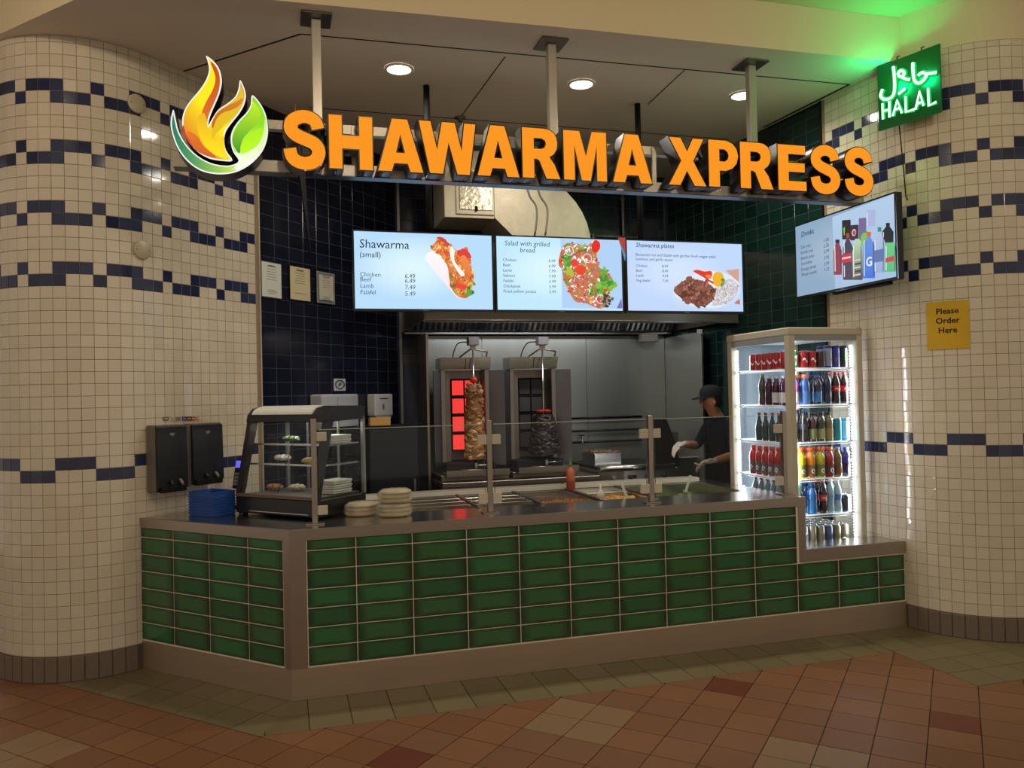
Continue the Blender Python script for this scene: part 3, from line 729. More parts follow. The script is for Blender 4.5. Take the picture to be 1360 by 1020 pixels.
def s_outline(w_):
    cpt = [(.83,.70),(.76,.83),(.58,.895),(.38,.885),(.20,.80),(.17,.67),(.30,.575),(.52,.51),(.74,.44),(.84,.31),(.76,.17),(.56,.105),(.34,.12),(.19,.20),(.135,.345)]
    P = [(x*w_, z*.32-.012) for x, z in smooth(cpt, 4)]
    hw = .034; A = []; B = []
    for i, p in enumerate(P):
        a = P[max(i-1, 0)]; b = P[min(i+1, len(P)-1)]; d = Vector((b[0]-a[0], b[1]-a[1])).normalized(); k = hw*(1+.08*math.sin(PI*i/len(P)))
        A.append((p[0]-d.y*k, p[1]+d.x*k)); B.append((p[0]+d.y*k, p[1]-d.x*k))
    return [A+B[::-1]]
TEXT = [('S',.010,.227),('H',.247,.484),('A',.511,.766),('W',.744,1.074),('A',1.08,1.332),('R',1.352,1.585),('M',1.609,1.883),('A',1.923,2.182),('X',2.296,2.554),('P',2.575,2.785),('R',2.80,3.037),('E',3.076,3.285),('S',3.324,3.546),('S',3.587,3.807)]
sign = thing('shop_sign', 'glowing orange SHAWARMA XPRESS sign with flame emblem hung from three steel posts', 'sign', W(0, 0), A16)
ORG = emis('orange_sign_face', (255, 152, 36), 1.0, .10, 2.2); RET = mat('sign_return', (24, 22, 28), .35, .4)
for ch, a, b in TEXT:
    w_ = b-a; lp = s_outline(w_) if ch == 'S' else [[(x*w_, z*LH) for x, z in l_] for l_ in GL[ch]]
    zb = 2.862+.008*a
    me = curve_mesh('letter', lp, .115, [RET], offset=.006)
    lt = link('letter', me, sign, (a, .085, zb)); 
    f = link('letter_face', curve_mesh('letter_face', lp, .004, [ORG], offset=-.0012), lt, (0, -.0605, 0)); f['label'] = 'glowing orange face of the letter'
    g = G()
    for k in ((.15, .85) if ch in 'HARMXW' else (.5,)):
        for e in (-.012, .018): g.lathe([(.0028, -.002), (.0028, 0)], 6, c=(w_*k, e), M=Matrix.Translation((0, 0, -.004)))
    o = obj('drain_hole', g, emis('led_leak', (210, 220, 255), 1.2), lt)
# frame: two rails, three posts, brackets
obj('upper_rail', bx(-.12, 3.40, .165, .215, 3.105, 3.155), GALV, sign)
obj('lower_rail', bx(-.560, 3.835, .150, .215, 2.862, 2.925), GALV, sign)
obj('lower_lip', bx(-.560, 3.835, .143, .222, 2.856, 2.861), mat('blue_grey_metal', (92, 96, 108), .35, .8), sign)
for k, s in enumerate([.197, 1.603, 3.0]):
    po = obj('post', bx(s-.026, s+.026, .166, .218, 2.926, ZS-.012), mat('satin_post', (190, 182, 166), .3, .5), sign, bevel=.003)
    obj('ceiling_plate', bx(s-.085, s+.085, .10, .285, ZS-.012, ZS-.001), STEELD, po, bevel=.002)
for s in (.02, .38, .95, 1.5, 1.75, 2.25, 2.70, 3.15): obj('strut', bx(s, s+.025, .150, .165, 2.925, 3.15), GALV, sign)
# flame emblem, traced at its own size; emblem millimetres from the photo's crop
def em(pts):      # emblem units -> metres in the sign plane
    out = []
    for x, y in pts:
        s, z = q(220+x/4.857, 60+y/4.857, .02); out.append((s, z))
    return out
E1 = smooth([(262,72),(312,108),(350,165),(363,240),(346,320),(312,400),(284,470),(276,520),(300,480),(340,420),(400,378),(448,336),(470,285),(480,228),(506,275),(518,330),(505,390),(470,450),(425,505),(388,560),(378,620),(392,685),(432,745),(370,748),(280,732),(200,684),(148,620),(114,550),(108,480),(128,410),(170,350),(222,288),(262,225),(280,165),(272,110)], 3, True)
E2 = smooth([(558,325),(604,370),(642,440),(659,520),(656,600),(625,685),(560,760),(480,810),(400,832),(310,832),(220,808),(140,750),(80,670),(45,580),(33,500),(50,418),(66,480),(86,560),(135,645),(205,715),(290,762),(380,780),(440,772),(472,745),(436,690),(420,620),(430,555),(470,492),(520,440),(548,390)], 3, True)
fe = obj('emblem_mount', bx(-.45, -.20, .146, .150, 2.87, 3.0), RET, sign)
WHE = emis('white_sign_edge', (250, 250, 246), 1.0)
emb = D.objects.new('flame_emblem', None); COL.objects.link(emb); emb.parent = sign; emb['label'] = 'flame and leaf emblem with white edge'
for nm, E in (('flame_box', E1), ('leaf_box', E2)):
    lp = [em(E)]
    link(nm, curve_mesh(nm, lp, .13, [RET], offset=.003), emb, (0, .082, 0))
    link('white_edge', curve_mesh('white_edge', lp, .004, [WHE], offset=0), emb, (0, .0145, 0))
def shrink(P, k):
    out = []; n = len(P); ar = sum(P[i][0]*P[(i+1) % n][1]-P[(i+1) % n][0]*P[i][1] for i in range(n)); sg_ = 1 if ar > 0 else -1
    for i in range(n):
        a = Vector(P[i-1]); b = Vector(P[(i+1) % n]); d = (b-a).normalized(); out.append((P[i][0]-sg_*d.y*k, P[i][1]+sg_*d.x*k))
    return out
pr_ = Print()
m1 = em(E1); m2 = em(E2)
def gradfan(P, colf):        # face filled by curve triangulation is done by curve_mesh; colour by position
    me = curve_mesh('emblem_print', [P], 0, [PRINT_E], offset=-.0065)
    bm = bmesh.new(); bm.from_mesh(me)
    bmesh.ops.triangulate(bm, faces=bm.faces)
    for _ in range(2): bmesh.ops.subdivide_edges(bm, edges=[e for e in bm.edges if e.calc_length() > .02], cuts=1)
    bmesh.ops.triangulate(bm, faces=bm.faces); bm.to_mesh(me); bm.free()
    at = me.color_attributes.new('Col', 'FLOAT_COLOR', 'CORNER')
    for l_ in me.loops:
        v = me.vertices[l_.vertex_index].co; at.data[l_.index].color = (*L(colf(v.x, v.z)), 1)
    return me
def lerp(a, b, t): t = max(0, min(1, t)); return tuple(a[i]+(b[i]-a[i])*t for i in range(3))
def fcol(x, z):
    u_ = (x+.53)/.45; k = (z-2.85)/.55
    c = lerp((255, 236, 20), (226, 108, 24), (.55-k)*1.5+(.30-u_)*1.6); return c if u_ < .55 else lerp((255, 226, 10), (214, 150, 30), (k-.25)*2)
def lcol(x, z):
    if x > -.24: return lerp((250, 255, 235), (140, 220, 10), (z-2.88)*5)
    return lerp((16, 116, 96), (190, 225, 80), (x+.56)*3.4)
link('flame_face', gradfan(m1, fcol), emb, (0, .0118, 0)); link('leaf_face', gradfan(m2, lcol), emb, (0, .0118, 0))
def art(pts, c1, c2=None, n=4): pr_.add(em(smooth(pts, n, True)), c1, c2)
art([(290,112),(330,150),(350,215),(343,300),(305,395),(280,450),(268,520),(280,590),(240,520),(232,450),(262,370),(305,290),(322,210)], (226, 120, 28), (200, 66, 34))
art([(116,520),(140,590),(190,650),(262,700),(330,730),(250,706),(180,664),(135,610),(112,555)], (206, 60, 40))
art([(140,560),(205,590),(250,660),(330,728),(250,712),(180,664)], (214, 92, 30), (226, 120, 28))
art([(206,480),(212,570),(250,650),(330,715),(410,738),(392,700),(378,640),(376,590),(330,620),(300,600),(275,540),(262,470),(240,440)], (255, 230, 10), (240, 180, 20))
art([(484,268),(505,330),(490,385),(440,450),(380,520),(330,570),(300,600),(300,520),(330,440),(390,395),(440,360),(472,320)], (232, 190, 20), (226, 190, 40))
art([(500,345),(480,390),(430,420),(370,440),(330,480),(305,540),(300,500),(335,440),(400,395),(455,370)], (200, 90, 20), (214, 130, 30))
art([(430,625),(444,560),(490,500),(540,445),(562,370),(600,410),(612,450),(600,500),(540,560),(495,620),(478,700),(450,670)], (30, 150, 40), (190, 240, 20))
art([(485,700),(488,640),(520,590),(570,555),(625,540),(628,600),(590,650),(530,690)], (190, 250, 10), (170, 240, 10))
art([(640,480),(652,560),(640,630),(590,710),(530,760),(480,775),(475,745),(540,700),(600,640),(630,570)], (250, 255, 225), (200, 240, 120))
pr_.obj('emblem_print', PRINT_E, emb, (0, .0112, 0))

# HALAL sign: dark green panel, neon tubes
Ah, Bh = Vector((2.50, 5.335)), Vector((2.732, 4.985)); dh = (Bh-Ah); wh = dh.length; ah = math.atan2(dh.y, dh.x); zh0, zh1 = 3.318, 3.75; hh = zh1-zh0
hal = thing('neon_sign', 'green glowing HALAL neon sign with Arabic script at the right wall', 'sign', (Ah.x, Ah.y, zh0), ah)
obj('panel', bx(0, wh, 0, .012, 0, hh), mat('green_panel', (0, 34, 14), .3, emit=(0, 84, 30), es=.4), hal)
NEO = emis('neon_green_white', (215, 255, 232), 2.2); GLOW = emis('neon_green_glow', (8, 226, 88), .95)
def hp(x, y): u_ = (x-45)/640; v_ = (y-(275-195*u_))/(695-15*u_); return (u_*wh, -.012, (1-v_)*hh)
ST1 = [[(228,285),(236,380),(238,500),(222,580),(180,622),(120,628),(85,590),(108,520)], [(272,375),(298,332),(340,352),(318,398),(280,385),(310,400),(360,425),(392,430)], [(430,258),(430,350),(440,440),(480,472),(530,442),(560,390),(520,365),(478,392)], [(545,378),(600,377),(655,370)], [(275,575),(345,522)],
       [(103,672),(103,842)], [(176,652),(172,822)], [(104,758),(172,738)], [(208,808),(258,640),(303,775)], [(230,742),(284,722)], [(345,602),(343,765),(430,738)], [(443,738),(488,552),(522,700)], [(462,682),(512,660)], [(572,526),(574,702),(645,664)]]
for k, l_ in enumerate(ST1):
    P = [hp(x, y) for x, y in l_]
    if len(P) > 3: P = smooth(P, 4)
    g = G(); g.tube(P, .0085 if k < 5 else .0065, 8); tb = obj('neon_tube', g, NEO, hal)
    g = G(); g.tube([(p[0], -.0035, p[2]) for p in P], .019 if k < 5 else .015, 10); g.v = [(x, -.0035+(y+.0035)*.2, z) for x, y, z in g.v]; obj('halo_band', g, GLOW, tb)  # flat emissive band painted in for the light halo round the tube
for u_ in (.33, .72): g = G(); g.tube([(wh*u_, .006, hh), (wh*u_-.01, .02, hh+.025), (wh*u_+.005, .03, hh+.03)], .004, 6); obj('hanger', g, BLACKM, hal)
for k in range(2):
    ld = D.lights.new('halal_glow', 'POINT'); ld.energy = 5; ld.color = (0, 1, .24); ld.shadow_soft_size = .05
    nl = D.objects.new('halal_glow', ld); COL.objects.link(nl); nl.parent = hal; nl.location = (wh*(.3+.4*k), -.09, hh*.62)
cz = thing('cable', 'thin black cable running down from the HALAL sign to the drinks screen', 'cable', (0, 0, 0))
g = G(); g.tube([(2.59, 5.24, 3.33), (2.60, 5.235, 3.15), (2.605, 5.225, 3.0), (2.60, 5.20, 2.85), (2.57, 5.12, 2.80)], .004, 6); obj('cord', g, BLACKM, cz)

# ------------------------------------------------------------------ menu screens
SCRW = {}
def screen_mat(name, c1, c2):
    m = D.materials.new(name); m.use_nodes = True; nt = m.node_tree; b = nt.nodes['Principled BSDF']
    b.inputs['Base Color'].default_value = (.01, .01, .01, 1); b.inputs['Roughness'].default_value = .25
    tc = nt.nodes.new('ShaderNodeTexCoord'); mp = nt.nodes.new('ShaderNodeMapping'); mp.inputs['Location'].default_value = (-.85, -.5, -1.1); mp.inputs['Scale'].default_value = (2.0, 1, 2.0)
    gr = nt.nodes.new('ShaderNodeTexGradient'); gr.gradient_type = 'SPHERICAL'; rp = nt.nodes.new('ShaderNodeValToRGB')
    rp.color_ramp.elements[0].color = (*L(c2), 1); rp.color_ramp.elements[1].color = (*L(c1), 1); rp.color_ramp.elements[1].position = .7
    nt.links.new(tc.outputs['Generated'], mp.inputs[0]); nt.links.new(mp.outputs[0], gr.inputs[0]); nt.links.new(gr.outputs['Fac'], rp.inputs[0])
    nt.links.new(rp.outputs[0], b.inputs['Emission Color']); b.inputs['Emission Strength'].default_value = .88 if 'drinks' in name else 1.02
    return m
INK = mat('menu_ink', (34, 44, 60), .9)
INKG = emis('menu_ink_glow', (78, 92, 110), 1.0)
INKD = emis('menu_ink_dark', (28, 36, 50), 1.0)
def tv(lab, loc, rz, w_, h_, m):
    t = thing('menu_screen', lab, 'screen', loc, rz, 'wall menu screens')
    g = G(); g.box(0, w_, 0, .05, 0, h_); obj('case', g, BLACK, t, bevel=.004)
    fr = .010; g = G()
    for b_ in ((0, w_, h_-fr, h_), (0, w_, 0, fr*1.6), (0, fr, fr*1.6, h_-fr), (w_-fr, w_, fr*1.6, h_-fr)): g.box(b_[0], b_[1], -.006, -.0005, b_[2], b_[3])
    obj('bezel', g, BLACK, t)
    obj('display', bx(fr, w_-fr, -.003, -.0005, fr*1.6, h_-fr), m, t)
    obj('logo_plate', bx(w_/2-.02, w_/2+.02, -.0068, -.006, .004, .009), GREYP, t)
    return t
TW, THH = .958, .538
def sx(u_, w_): return u_*w_
TV = [tv('Shawarma menu screen showing a filled wrap, leftmost of the three overhead screens', W(.438, .91, 2.178), A16, TW, THH, screen_mat('screen_wrap', (232, 252, 255), (182, 220, 255))),
      tv('salad menu screen in the middle of the overhead row', W(1.410, .91, 2.178), A16, TW, THH, screen_mat('screen_salad', (226, 250, 255), (190, 230, 253))),
      tv('Shawarma plates menu screen, rightmost of the overhead row', W(2.392, .91, 2.180), A16, TW+.01, THH, screen_mat('screen_plates', (214, 232, 255), (190, 214, 250)))]
def T(tvo, lines, m, w_=TW, h_=THH):
    me = text_mesh('menu_text', [(s_, u_*w_, v_*h_, z_*h_, al, .0, sh) for (s_, u_, v_, z_, al, sh) in lines], [m]); link('menu_text', me, tvo, (0, -.0042, 0))
T(TV[0], [('Shawarma', .045, .78, .150, 'LEFT', .05), ('(small)', .045, .665, .10, 'LEFT', .05)], INKD)
T(TV[0], [(a, .045, v_, .078, 'LEFT', .05) for a, v_ in (('Chicken', .425), ('Beef', .365), ('Lamb', .285), ('Falafel', .205))] + [(a, .355, v_, .078, 'LEFT', .05) for a, v_ in (('6.49', .415), ('6.49', .355), ('7.49', .275), ('5.49', .195))], INKG)
T(TV[1], [('Salad with grilled', .245, .865, .090, 'CENTER', .1), ('bread', .245, .78, .090, 'CENTER', .1)], INKG)
its = ['Chicken', 'Beef', 'Lamb', 'Salmon', 'Falafel', 'Chickpeas', 'Fried yellow potato']; prs = ['6.49', '6.99', '7.99', '7.99', '5.99', '5.99', '5.99']
T(TV[1], [(a, .055, .66-.068*i, .056, 'LEFT', .1) for i, a in enumerate(its)]+[(a, .405, .66-.068*i, .056, 'LEFT', .1) for i, a in enumerate(prs)], INKG)
T(TV[2], [('Shawarma plates', .085, .895, .085, 'LEFT', .15)], INKD)
T(TV[2], [('flavoured rice and falafel with garden fresh veggie salad', .08, .775, .055, 'LEFT', .15), ('hummus and garlic sauce.', .08, .715, .055, 'LEFT', .15)] + [(a, .08, .625-.067*i, .052, 'LEFT', .1) for i, a in enumerate(['Chicken', 'Beef', 'Lamb', 'Veg falafel'])]+[(a, .30, .625-.067*i, .052, 'LEFT', .1) for i, a in enumerate(['8.49', '8.49', '9.49', '7.49'])], INKG)
rng = random.Random(3)
def inpoly(x, z, P):
    c = False; j = len(P)-1
    for i in range(len(P)):
        if (P[i][1] > z) != (P[j][1] > z) and x < (P[j][0]-P[i][0])*(z-P[i][1])/(P[j][1]-P[i][1])+P[i][0]: c = not c
        j = i
    return c
def bits(p, P, n, cols, r0, r1, asp=(.4, 1), rot=None):
    xs = [a[0] for a in P]; zs = [a[1] for a in P]; k = 0
    while k < n:
        x, z = rng.uniform(min(xs), max(xs)), rng.uniform(min(zs), max(zs))
        if inpoly(x, z, P):
            r_ = rng.uniform(r0, r1); p.ell(x, z, r_, r_*rng.uniform(*asp), rng.choice(cols), 8, rng.uniform(0, 3.1) if rot is None else rot+rng.uniform(-.4, .4), .18); k += 1
# wrap picture
def uv1(x, y): u_ = (x-28)/1270; return (u_*TW, (1-(y-38-50*u_)/(735-30*u_))*THH)
p = Print(); U = lambda l_: [uv1(*a) for a in smooth(l_, 3, True)]
p.add(U([(690,255),(745,235),(810,260),(860,340),(885,420),(890,520),(930,620),(990,655),(960,668),(900,600),(800,480),(700,350),(665,300)]), (240, 228, 240), (255, 250, 250))
fill = U([(790,115),(850,140),(900,175),(960,230),(1040,215),(1085,300),(1090,380),(1110,480),(1090,560),(1060,650),(1010,665),(950,640),(900,570),(880,470),(870,380),(820,290),(750,235),(720,210),(760,160)])
p.add(fill, (206, 120, 56), (226, 130, 64))
bits(p, fill, 60, [(226, 120, 50), (214, 96, 40), (240, 150, 70), (196, 84, 44), (246, 190, 110)], .010, .024)
bits(p, fill, 170, [(236, 140, 60), (206, 84, 36), (250, 176, 96), (176, 74, 36), (252, 214, 150), (226, 60, 50)], .003, .009)
bits(p, U([(885,470),(910,480),(960,600),(1060,560),(1110,480),(1100,600),(1050,650),(980,655),(920,600)]), 40, [(110, 150, 50), (150, 180, 70), (70, 110, 40), (190, 190, 90)], .006, .014)
p.add(U([(960,240),(1040,230),(1085,300),(1040,310),(980,290),(950,270)]), (226, 60, 56)); p.add(U([(770,118),(820,118),(865,160),(830,165),(790,140)]), (214, 62, 52))
p.add(U([(900,200),(930,240),(925,320),(960,380),(1020,450),(990,470),(940,410),(900,330),(885,250)]), (250, 246, 240)); p.add(U([(930,520),(990,540),(1040,560),(1010,600),(950,570)]), (236, 66, 50))
p.add(U([(985,300),(1030,290),(1075,400),(1080,460),(1050,465),(1010,400)]), (232, 122, 52), (240, 140, 70))
p.add(U([(1030,620),(1060,590),(1085,600),(1060,650),(1030,655)]), (90, 160, 60))
p.obj('menu_picture', PRINT_E, TV[0], (0, -.0034, 0))
# salad picture
def uv2(x, y): u_ = (x-78+(y-70)*.055)/1235; return (u_*TW, (1-(y-68-25*u_)/722)*THH)
p = Print(); U2 = lambda l_: [uv2(*a) for a in smooth(l_, 3, True)]
p.rect(.505*TW, (1-.012)*TW, .016*2, THH-.012, (176, 210, 246)); 
sal = U2([(700,200),(760,140),(860,150),(950,170),(1010,120),(1050,170),(1040,280),(1060,370),(1110,400),(1190,500),(1140,580),(1130,700),(1050,770),(950,740),(880,710),(800,700),(740,600),(700,480),(690,390),(660,340)])
p.add(sal, (196, 120, 90)); G1 = [(92, 160, 50), (60, 120, 40), (150, 190, 80), (220, 60, 40), (236, 90, 56), (245, 235, 230), (250, 245, 240), (240, 190, 90), (200, 80, 130), (226, 60, 60)]
bits(p, sal, 200, G1, .009, .022, (.25, .9)); bits(p, sal, 420, G1+[(60, 40, 70), (255, 255, 255)], .003, .009, (.2, .9))
bits(p, U2([(980,540),(1090,380),(1190,500),(1140,580),(1020,640)]), 40, [(96, 168, 50), (70, 140, 44), (130, 190, 70)], .012, .026); bits(p, U2([(660,330),(740,270),(740,350),(690,400)]), 12, [(50, 160, 40), (80, 180, 50)], .012, .022)
p.add(U2([(960,190),(1000,125),(1045,150),(1040,210),(990,250)]), (226, 40, 30)); p.add(U2([(790,390),(850,360),(890,400),(860,455),(800,450)]), (236, 60, 30)); p.add(U2([(735,340),(790,310),(830,350),(780,380)]), (226, 60, 50)); p.add(U2([(700,380),(750,400),(770,460),(730,470)]), (180, 190, 50))
for cx, cy in ((742, 230), (912, 300), (1010, 690)):
    c_ = uv2(cx, cy); rr_ = .034
    for k in range(14):
        a = 2*PI*k/14; b_ = 2*PI*(k+1)/14
        p.add([(c_[0]+rr_*math.cos(a), c_[1]+rr_*math.sin(a)), (c_[0]+rr_*math.cos(b_), c_[1]+rr_*math.sin(b_)), (c_[0]+rr_*.86*math.cos(b_), c_[1]+rr_*.86*math.sin(b_)), (c_[0]+rr_*.86*math.cos(a), c_[1]+rr_*.86*math.sin(a))], (250, 240, 250))
bits(p, U2([(1010,640),(1110,640),(1130,720),(1060,760)]), 16, [(40, 34, 60), (60, 50, 70), (50, 110, 60)], .008, .018)
p.add([uv2(1225, 98), uv2(1300, 100), uv2(1290, 270), uv2(1262, 200)], (176, 60, 50)); p.add([uv2(1225, 98), uv2(1262, 200), uv2(1290, 270), uv2(1280, 330), uv2(1250, 200)], (70, 150, 190)); p.add([uv2(1215, 680), uv2(1160, 780), uv2(1215, 780)], (120, 110, 200))
p.obj('menu_picture', PRINT_E, TV[1], (0, -.0034, 0))
# plate picture
def uv3(x, y): u_ = (x-105+(y-60)*.1)/1180; return (u_*TW, (1-(y-60)/735)*THH)
p = Print(); U3 = lambda l_: [uv3(*a) for a in smooth(l_, 3, True)]
p.add(U3([(500,600),(560,520),(700,420),(900,360),(1060,380),(1180,430),(1215,500),(1180,620),(1050,720),(880,760),(700,760),(560,740),(500,680)]), (190, 216, 244), (226, 238, 252))
p.add(U3([(520,600),(580,660),(700,725),(830,740),(960,735),(1100,660),(1190,520),(1160,440),(1040,390),(800,420),(620,490)]), (222, 234, 248))
p.add([uv3(1080, 350), uv3(1225, 330), uv3(1205, 470), uv3(1150, 420)], (214, 160, 140)); p.add([uv3(1190, 640), uv3(1190, 700), uv3(1125, 690)], (190, 120, 80))
meat = U3([(520,570),(580,500),(690,440),(760,450),(850,470),(940,540),(930,620),(860,700),(790,725),(700,700),(600,650)])
p.add(meat, (128, 74, 58)); bits(p, meat, 50, [(150, 92, 72), (110, 60, 46), (168, 112, 94), (96, 50, 40), (140, 82, 66)], .015, .04, (.3, .7))
bits(p, meat, 130, [(168, 112, 94), (90, 46, 36), (190, 140, 120), (104, 58, 44), (146, 86, 68)], .004, .012, (.2, .5))
rice = U3([(940,560),(1010,480),(1110,440),(1175,500),(1150,600),(1050,690),(930,715),(880,710),(930,640)])
p.add(rice, (206, 200, 206)); bits(p, rice, 220, [(240, 236, 240), (226, 220, 226), (120, 110, 116), (250, 248, 250), (150, 140, 140)], .005, .009, (.2, .35))
p.add(U3([(715,375),(760,360),(830,375),(900,370),(900,420),(860,450),(910,480),(900,500),(820,440),(770,410)]), (226, 50, 36)); p.add(U3([(910,420),(950,378),(1010,390),(1020,450),(990,510),(930,525),(905,480)]), (240, 180, 20)); p.add(U3([(835,410),(890,410),(890,445),(850,440)]), (240, 130, 40)); bits(p, U3([(1000,440),(1040,460),(1010,500),(980,510)]), 8, [(120, 160, 50), (90, 140, 50)], .008, .014)
p.obj('menu_picture', PRINT_E, TV[2], (0, -.0034, 0))
# drinks screen on the right wall
d4 = Vector((2.460-2.178, 5.045-6.055)); W4 = d4.length
SM4 = screen_mat('screen_drinks', (178, 200, 220), (150, 180, 208))
TV4 = tv('drinks menu screen on the right wall, above the drinks fridge', (2.178, 6.055, 2.282), math.atan2(d4.y, d4.x), W4, .556, SM4); TV4['group'] = 'wall menu screens'
obj('bracket', bx(.25, W4-.25, .05, .12, .15, .40), BLACKM, TV4)
obj('speaker_bar', bx(.40, .95, .01, .045, -.018, -.001), BLACKM, TV4)
def uv4(x, y):
    u_ = .5
    for _ in range(3):      # undo the screen's own perspective in the crop
        u_ = (x-112)/(985-112+30*(y-45)/760); 
    k = u_/(u_+(1-u_)*1.19)*1.0; k = u_*1.0/(1.0*u_+1.205*(1-u_))*1.0
    k = (u_)/(u_+(1-u_)/1.205)
    yt = 335-290*u_; yb = 985-180*u_
    return (k*W4, (1-(y-yt)/(yb-yt))*.556)
def T4(lines, m):
    me = text_mesh('menu_text', [(s_, *uv4(x, y), z_*.556, 'LEFT', 0, .1) for (s_, x, y, z_) in lines], [m]); link('menu_text', me, TV4, (0, -.0042, 0))
T4([('Drinks', 168, 435, .10)], INKD)
T4([(a, 160, y, .062) for a, y in (('Can pop', 540), ('Bottle pop', 590), ('Bottle juice', 640), ('Smoothie', 688), ('Energy drink', 738), ('Water bottle', 785))]+[(a, 362, y, .062) for a, y in (('1.00', 483), ('2.25', 532), ('2.99', 583), ('3.95', 637), ('2.99', 690), ('1.25', 740))], INKG)
p = Print(); U4 = lambda l_: [uv4(*a) for a in l_]
p.add(U4([(440,262),(985,60),(1022,800),(460,918)]), (164, 190, 222), (178, 204, 232))
def bot(x0, x1, yt, yb, col, cap, neck=.45, c2=None, ycap=.10):
    h_ = yb-yt; m_ = (x0+x1)/2; hw = (x1-x0)/2; n_ = hw*neck
    p.add(U4([(x0+2, yb), (x0, yb-h_*.06), (x0, yt+h_*.32), (m_-n_, yt+h_*.12), (m_-n_, yt), (m_+n_, yt), (m_+n_, yt+h_*.12), (x1, yt+h_*.32), (x1, yb-h_*.06), (x1-2, yb)]), col, c2)
    p.add(U4([(m_-n_-2, yt+h_*ycap), (m_-n_-2, yt), (m_+n_+2, yt), (m_+n_+2, yt+h_*ycap)]), cap)
def can_(x0, x1, yt, yb, col, c2=None): p.add(U4([(x0, yb), (x0, yt+6), (x0+8, yt), (x1-8, yt-4), (x1, yt), (x1, yb-4)]), col, c2)
can_(735, 815, 205, 350, (170, 184, 220)); can_(670, 735, 275, 470, (120, 106, 150)); can_(525, 600, 290, 460, (44, 36, 40)); can_(595, 668, 335, 470, (60, 48, 60))
p.ell(*uv4(628, 400), .022, .024, (222, 200, 200)); p.ell(*uv4(630, 402), .015, .016, (190, 60, 60)); p.add(U4([(535,360),(550,350),(548,420),(540,425)]), (120, 200, 60))
bot(448, 520, 460, 770, (146, 60, 70), (60, 40, 60)); bot(530, 620, 405, 815, (82, 60, 70), (196, 60, 40), .25, (70, 66, 80)); bot(690, 760, 390, 520, (130, 190, 90), (60, 140, 110), .5)
bot(875, 975, 318, 560, (34, 40, 44), (24, 28, 34), .3); bot(805, 900, 355, 750, (150, 170, 214), (60, 140, 120), .3, (180, 196, 226)); bot(612, 705, 455, 815, (70, 58, 60), (190, 210, 170), .4, (190, 220, 170)); bot(705, 815, 395, 800, (60, 112, 220), (226, 100, 50), .3, (110, 150, 220))
can_(900, 1005, 490, 745, (80, 190, 120), (110, 200, 130))
for hx, ha, hb_ in ((458, 520, 740), (540, 480, 580), (540, 690, 790), (622, 520, 790), (716, 470, 780), (812, 470, 740), (884, 400, 480), (910, 520, 730), (742, 225, 345)):
    p.add(U4([(hx, ha), (hx+7, ha-2), (hx+8, hb_), (hx+1, hb_+2)]), (226, 232, 242))
for hx, ha, hb_ in ((508, 520, 740), (606, 500, 790), (690, 520, 790), (800, 480, 780), (886, 440, 740), (990, 520, 730)):
    p.add(U4([(hx, ha), (hx+6, ha-2), (hx+6, hb_), (hx, hb_+2)]), (60, 64, 92))
p.add(U4([(522,595),(608,578),(608,655),(522,668)]), (200, 44, 60)); p.add(U4([(526,620),(604,606),(604,622),(526,636)]), (236, 200, 210)); p.add(U4([(912,625),(985,600),(985,650),(912,665)]), (210, 60, 80)); p.add(U4([(806,560),(898,540),(898,650),(806,665)]), (96, 116, 170))
for k in range(5): p.add(U4([(632+(k % 2)*8, 640+k*32), (690, 630+k*32), (690, 644+k*32), (632+(k % 2)*8, 654+k*32)]), [(210, 190, 180), (60, 50, 60)][k % 2])
p.obj('menu_picture', PRINT_E, TV4, (0, -.0034, 0))
me = text_mesh('menu_text', [('G', *uv4(735, 700), .085, 'LEFT', .002, 0)], [emis('pale_print', (226, 236, 248), 1)]); link('menu_text', me, TV4, (0, -.006, 0))
# hangers of the overhead screens: black pipes from the soffit
for s, lab in ((.973, 'black ceiling pipe carrying the left menu screen'), (2.568, 'black ceiling pipe with two bolts, carrying the right menu screens')):
    t = thing('ceiling_pipe', lab, 'pipe', W(s, 1.02, 0), A16, 'pipes holding the menu screens')
    g = G(); g.tube([(0, 0, 2.62), (0, 0, ZS-.002)], .022, 14); obj('pipe', g, BLACKM, t)
    obj('mount_plate', bx(-.12, .12, -.058, -.022, 2.36, 2.62), BLACKM, t)

# ------------------------------------------------------------------ lamps in the ceilings
LAMP = emis('lamp_disc', (255, 248, 236), 22, 0)
LAMPM = emis('mall_lamp_disc', (255, 226, 186), 9, 0)
for k, (s, t) in enumerate(DOWN):
    t_ = thing('downlight', ['round recessed downlight above the letters H and A, leftmost in the soffit', 'round recessed downlight in the soffit right of the middle sign post', 'round recessed downlight in the soffit left of the right sign post'][k], 'ceiling light', W(s, t, ZS), A16, 'downlights in the soffit')
    g = G(); g.lathe([(.095, -.001), (.095, -.010), (.078, -.012), (.076, -.003)], 28, caps=False); obj('trim_ring', g, mat('lamp_trim', (228, 222, 210), .5), t_)
    g = G(); g.lathe([(.0, -.004), (.077, -.004)], 28, caps=False); obj('diffuser', g, LAMP, t_)
for x, y in MALL:
    t_ = thing('ceiling_lamp', 'round recessed lamp in the concourse ceiling, %s' % ('left of the counter' if x < -1 else 'right of the counter' if x > 1 else 'middle one'), 'ceiling light', (x, y, ZU), 0, 'lamps in the concourse ceiling')
    g = G(); g.lathe([(.13, -.001), (.13, -.012), (.115, -.014), (.112, -.003)], 24, caps=False); obj('trim_ring', g, mat('lamp_trim', (228, 222, 210), .5), t_)
    g = G(); g.lathe([(.0, -.004), (.113, -.004)], 24, caps=False); obj('diffuser', g, LAMPM, t_)
sk = thing('sprinkler_head', 'small dark sprinkler rosette on the soffit above the letter W', 'sprinkler', W(1.336, 1.591, ZS), 0)
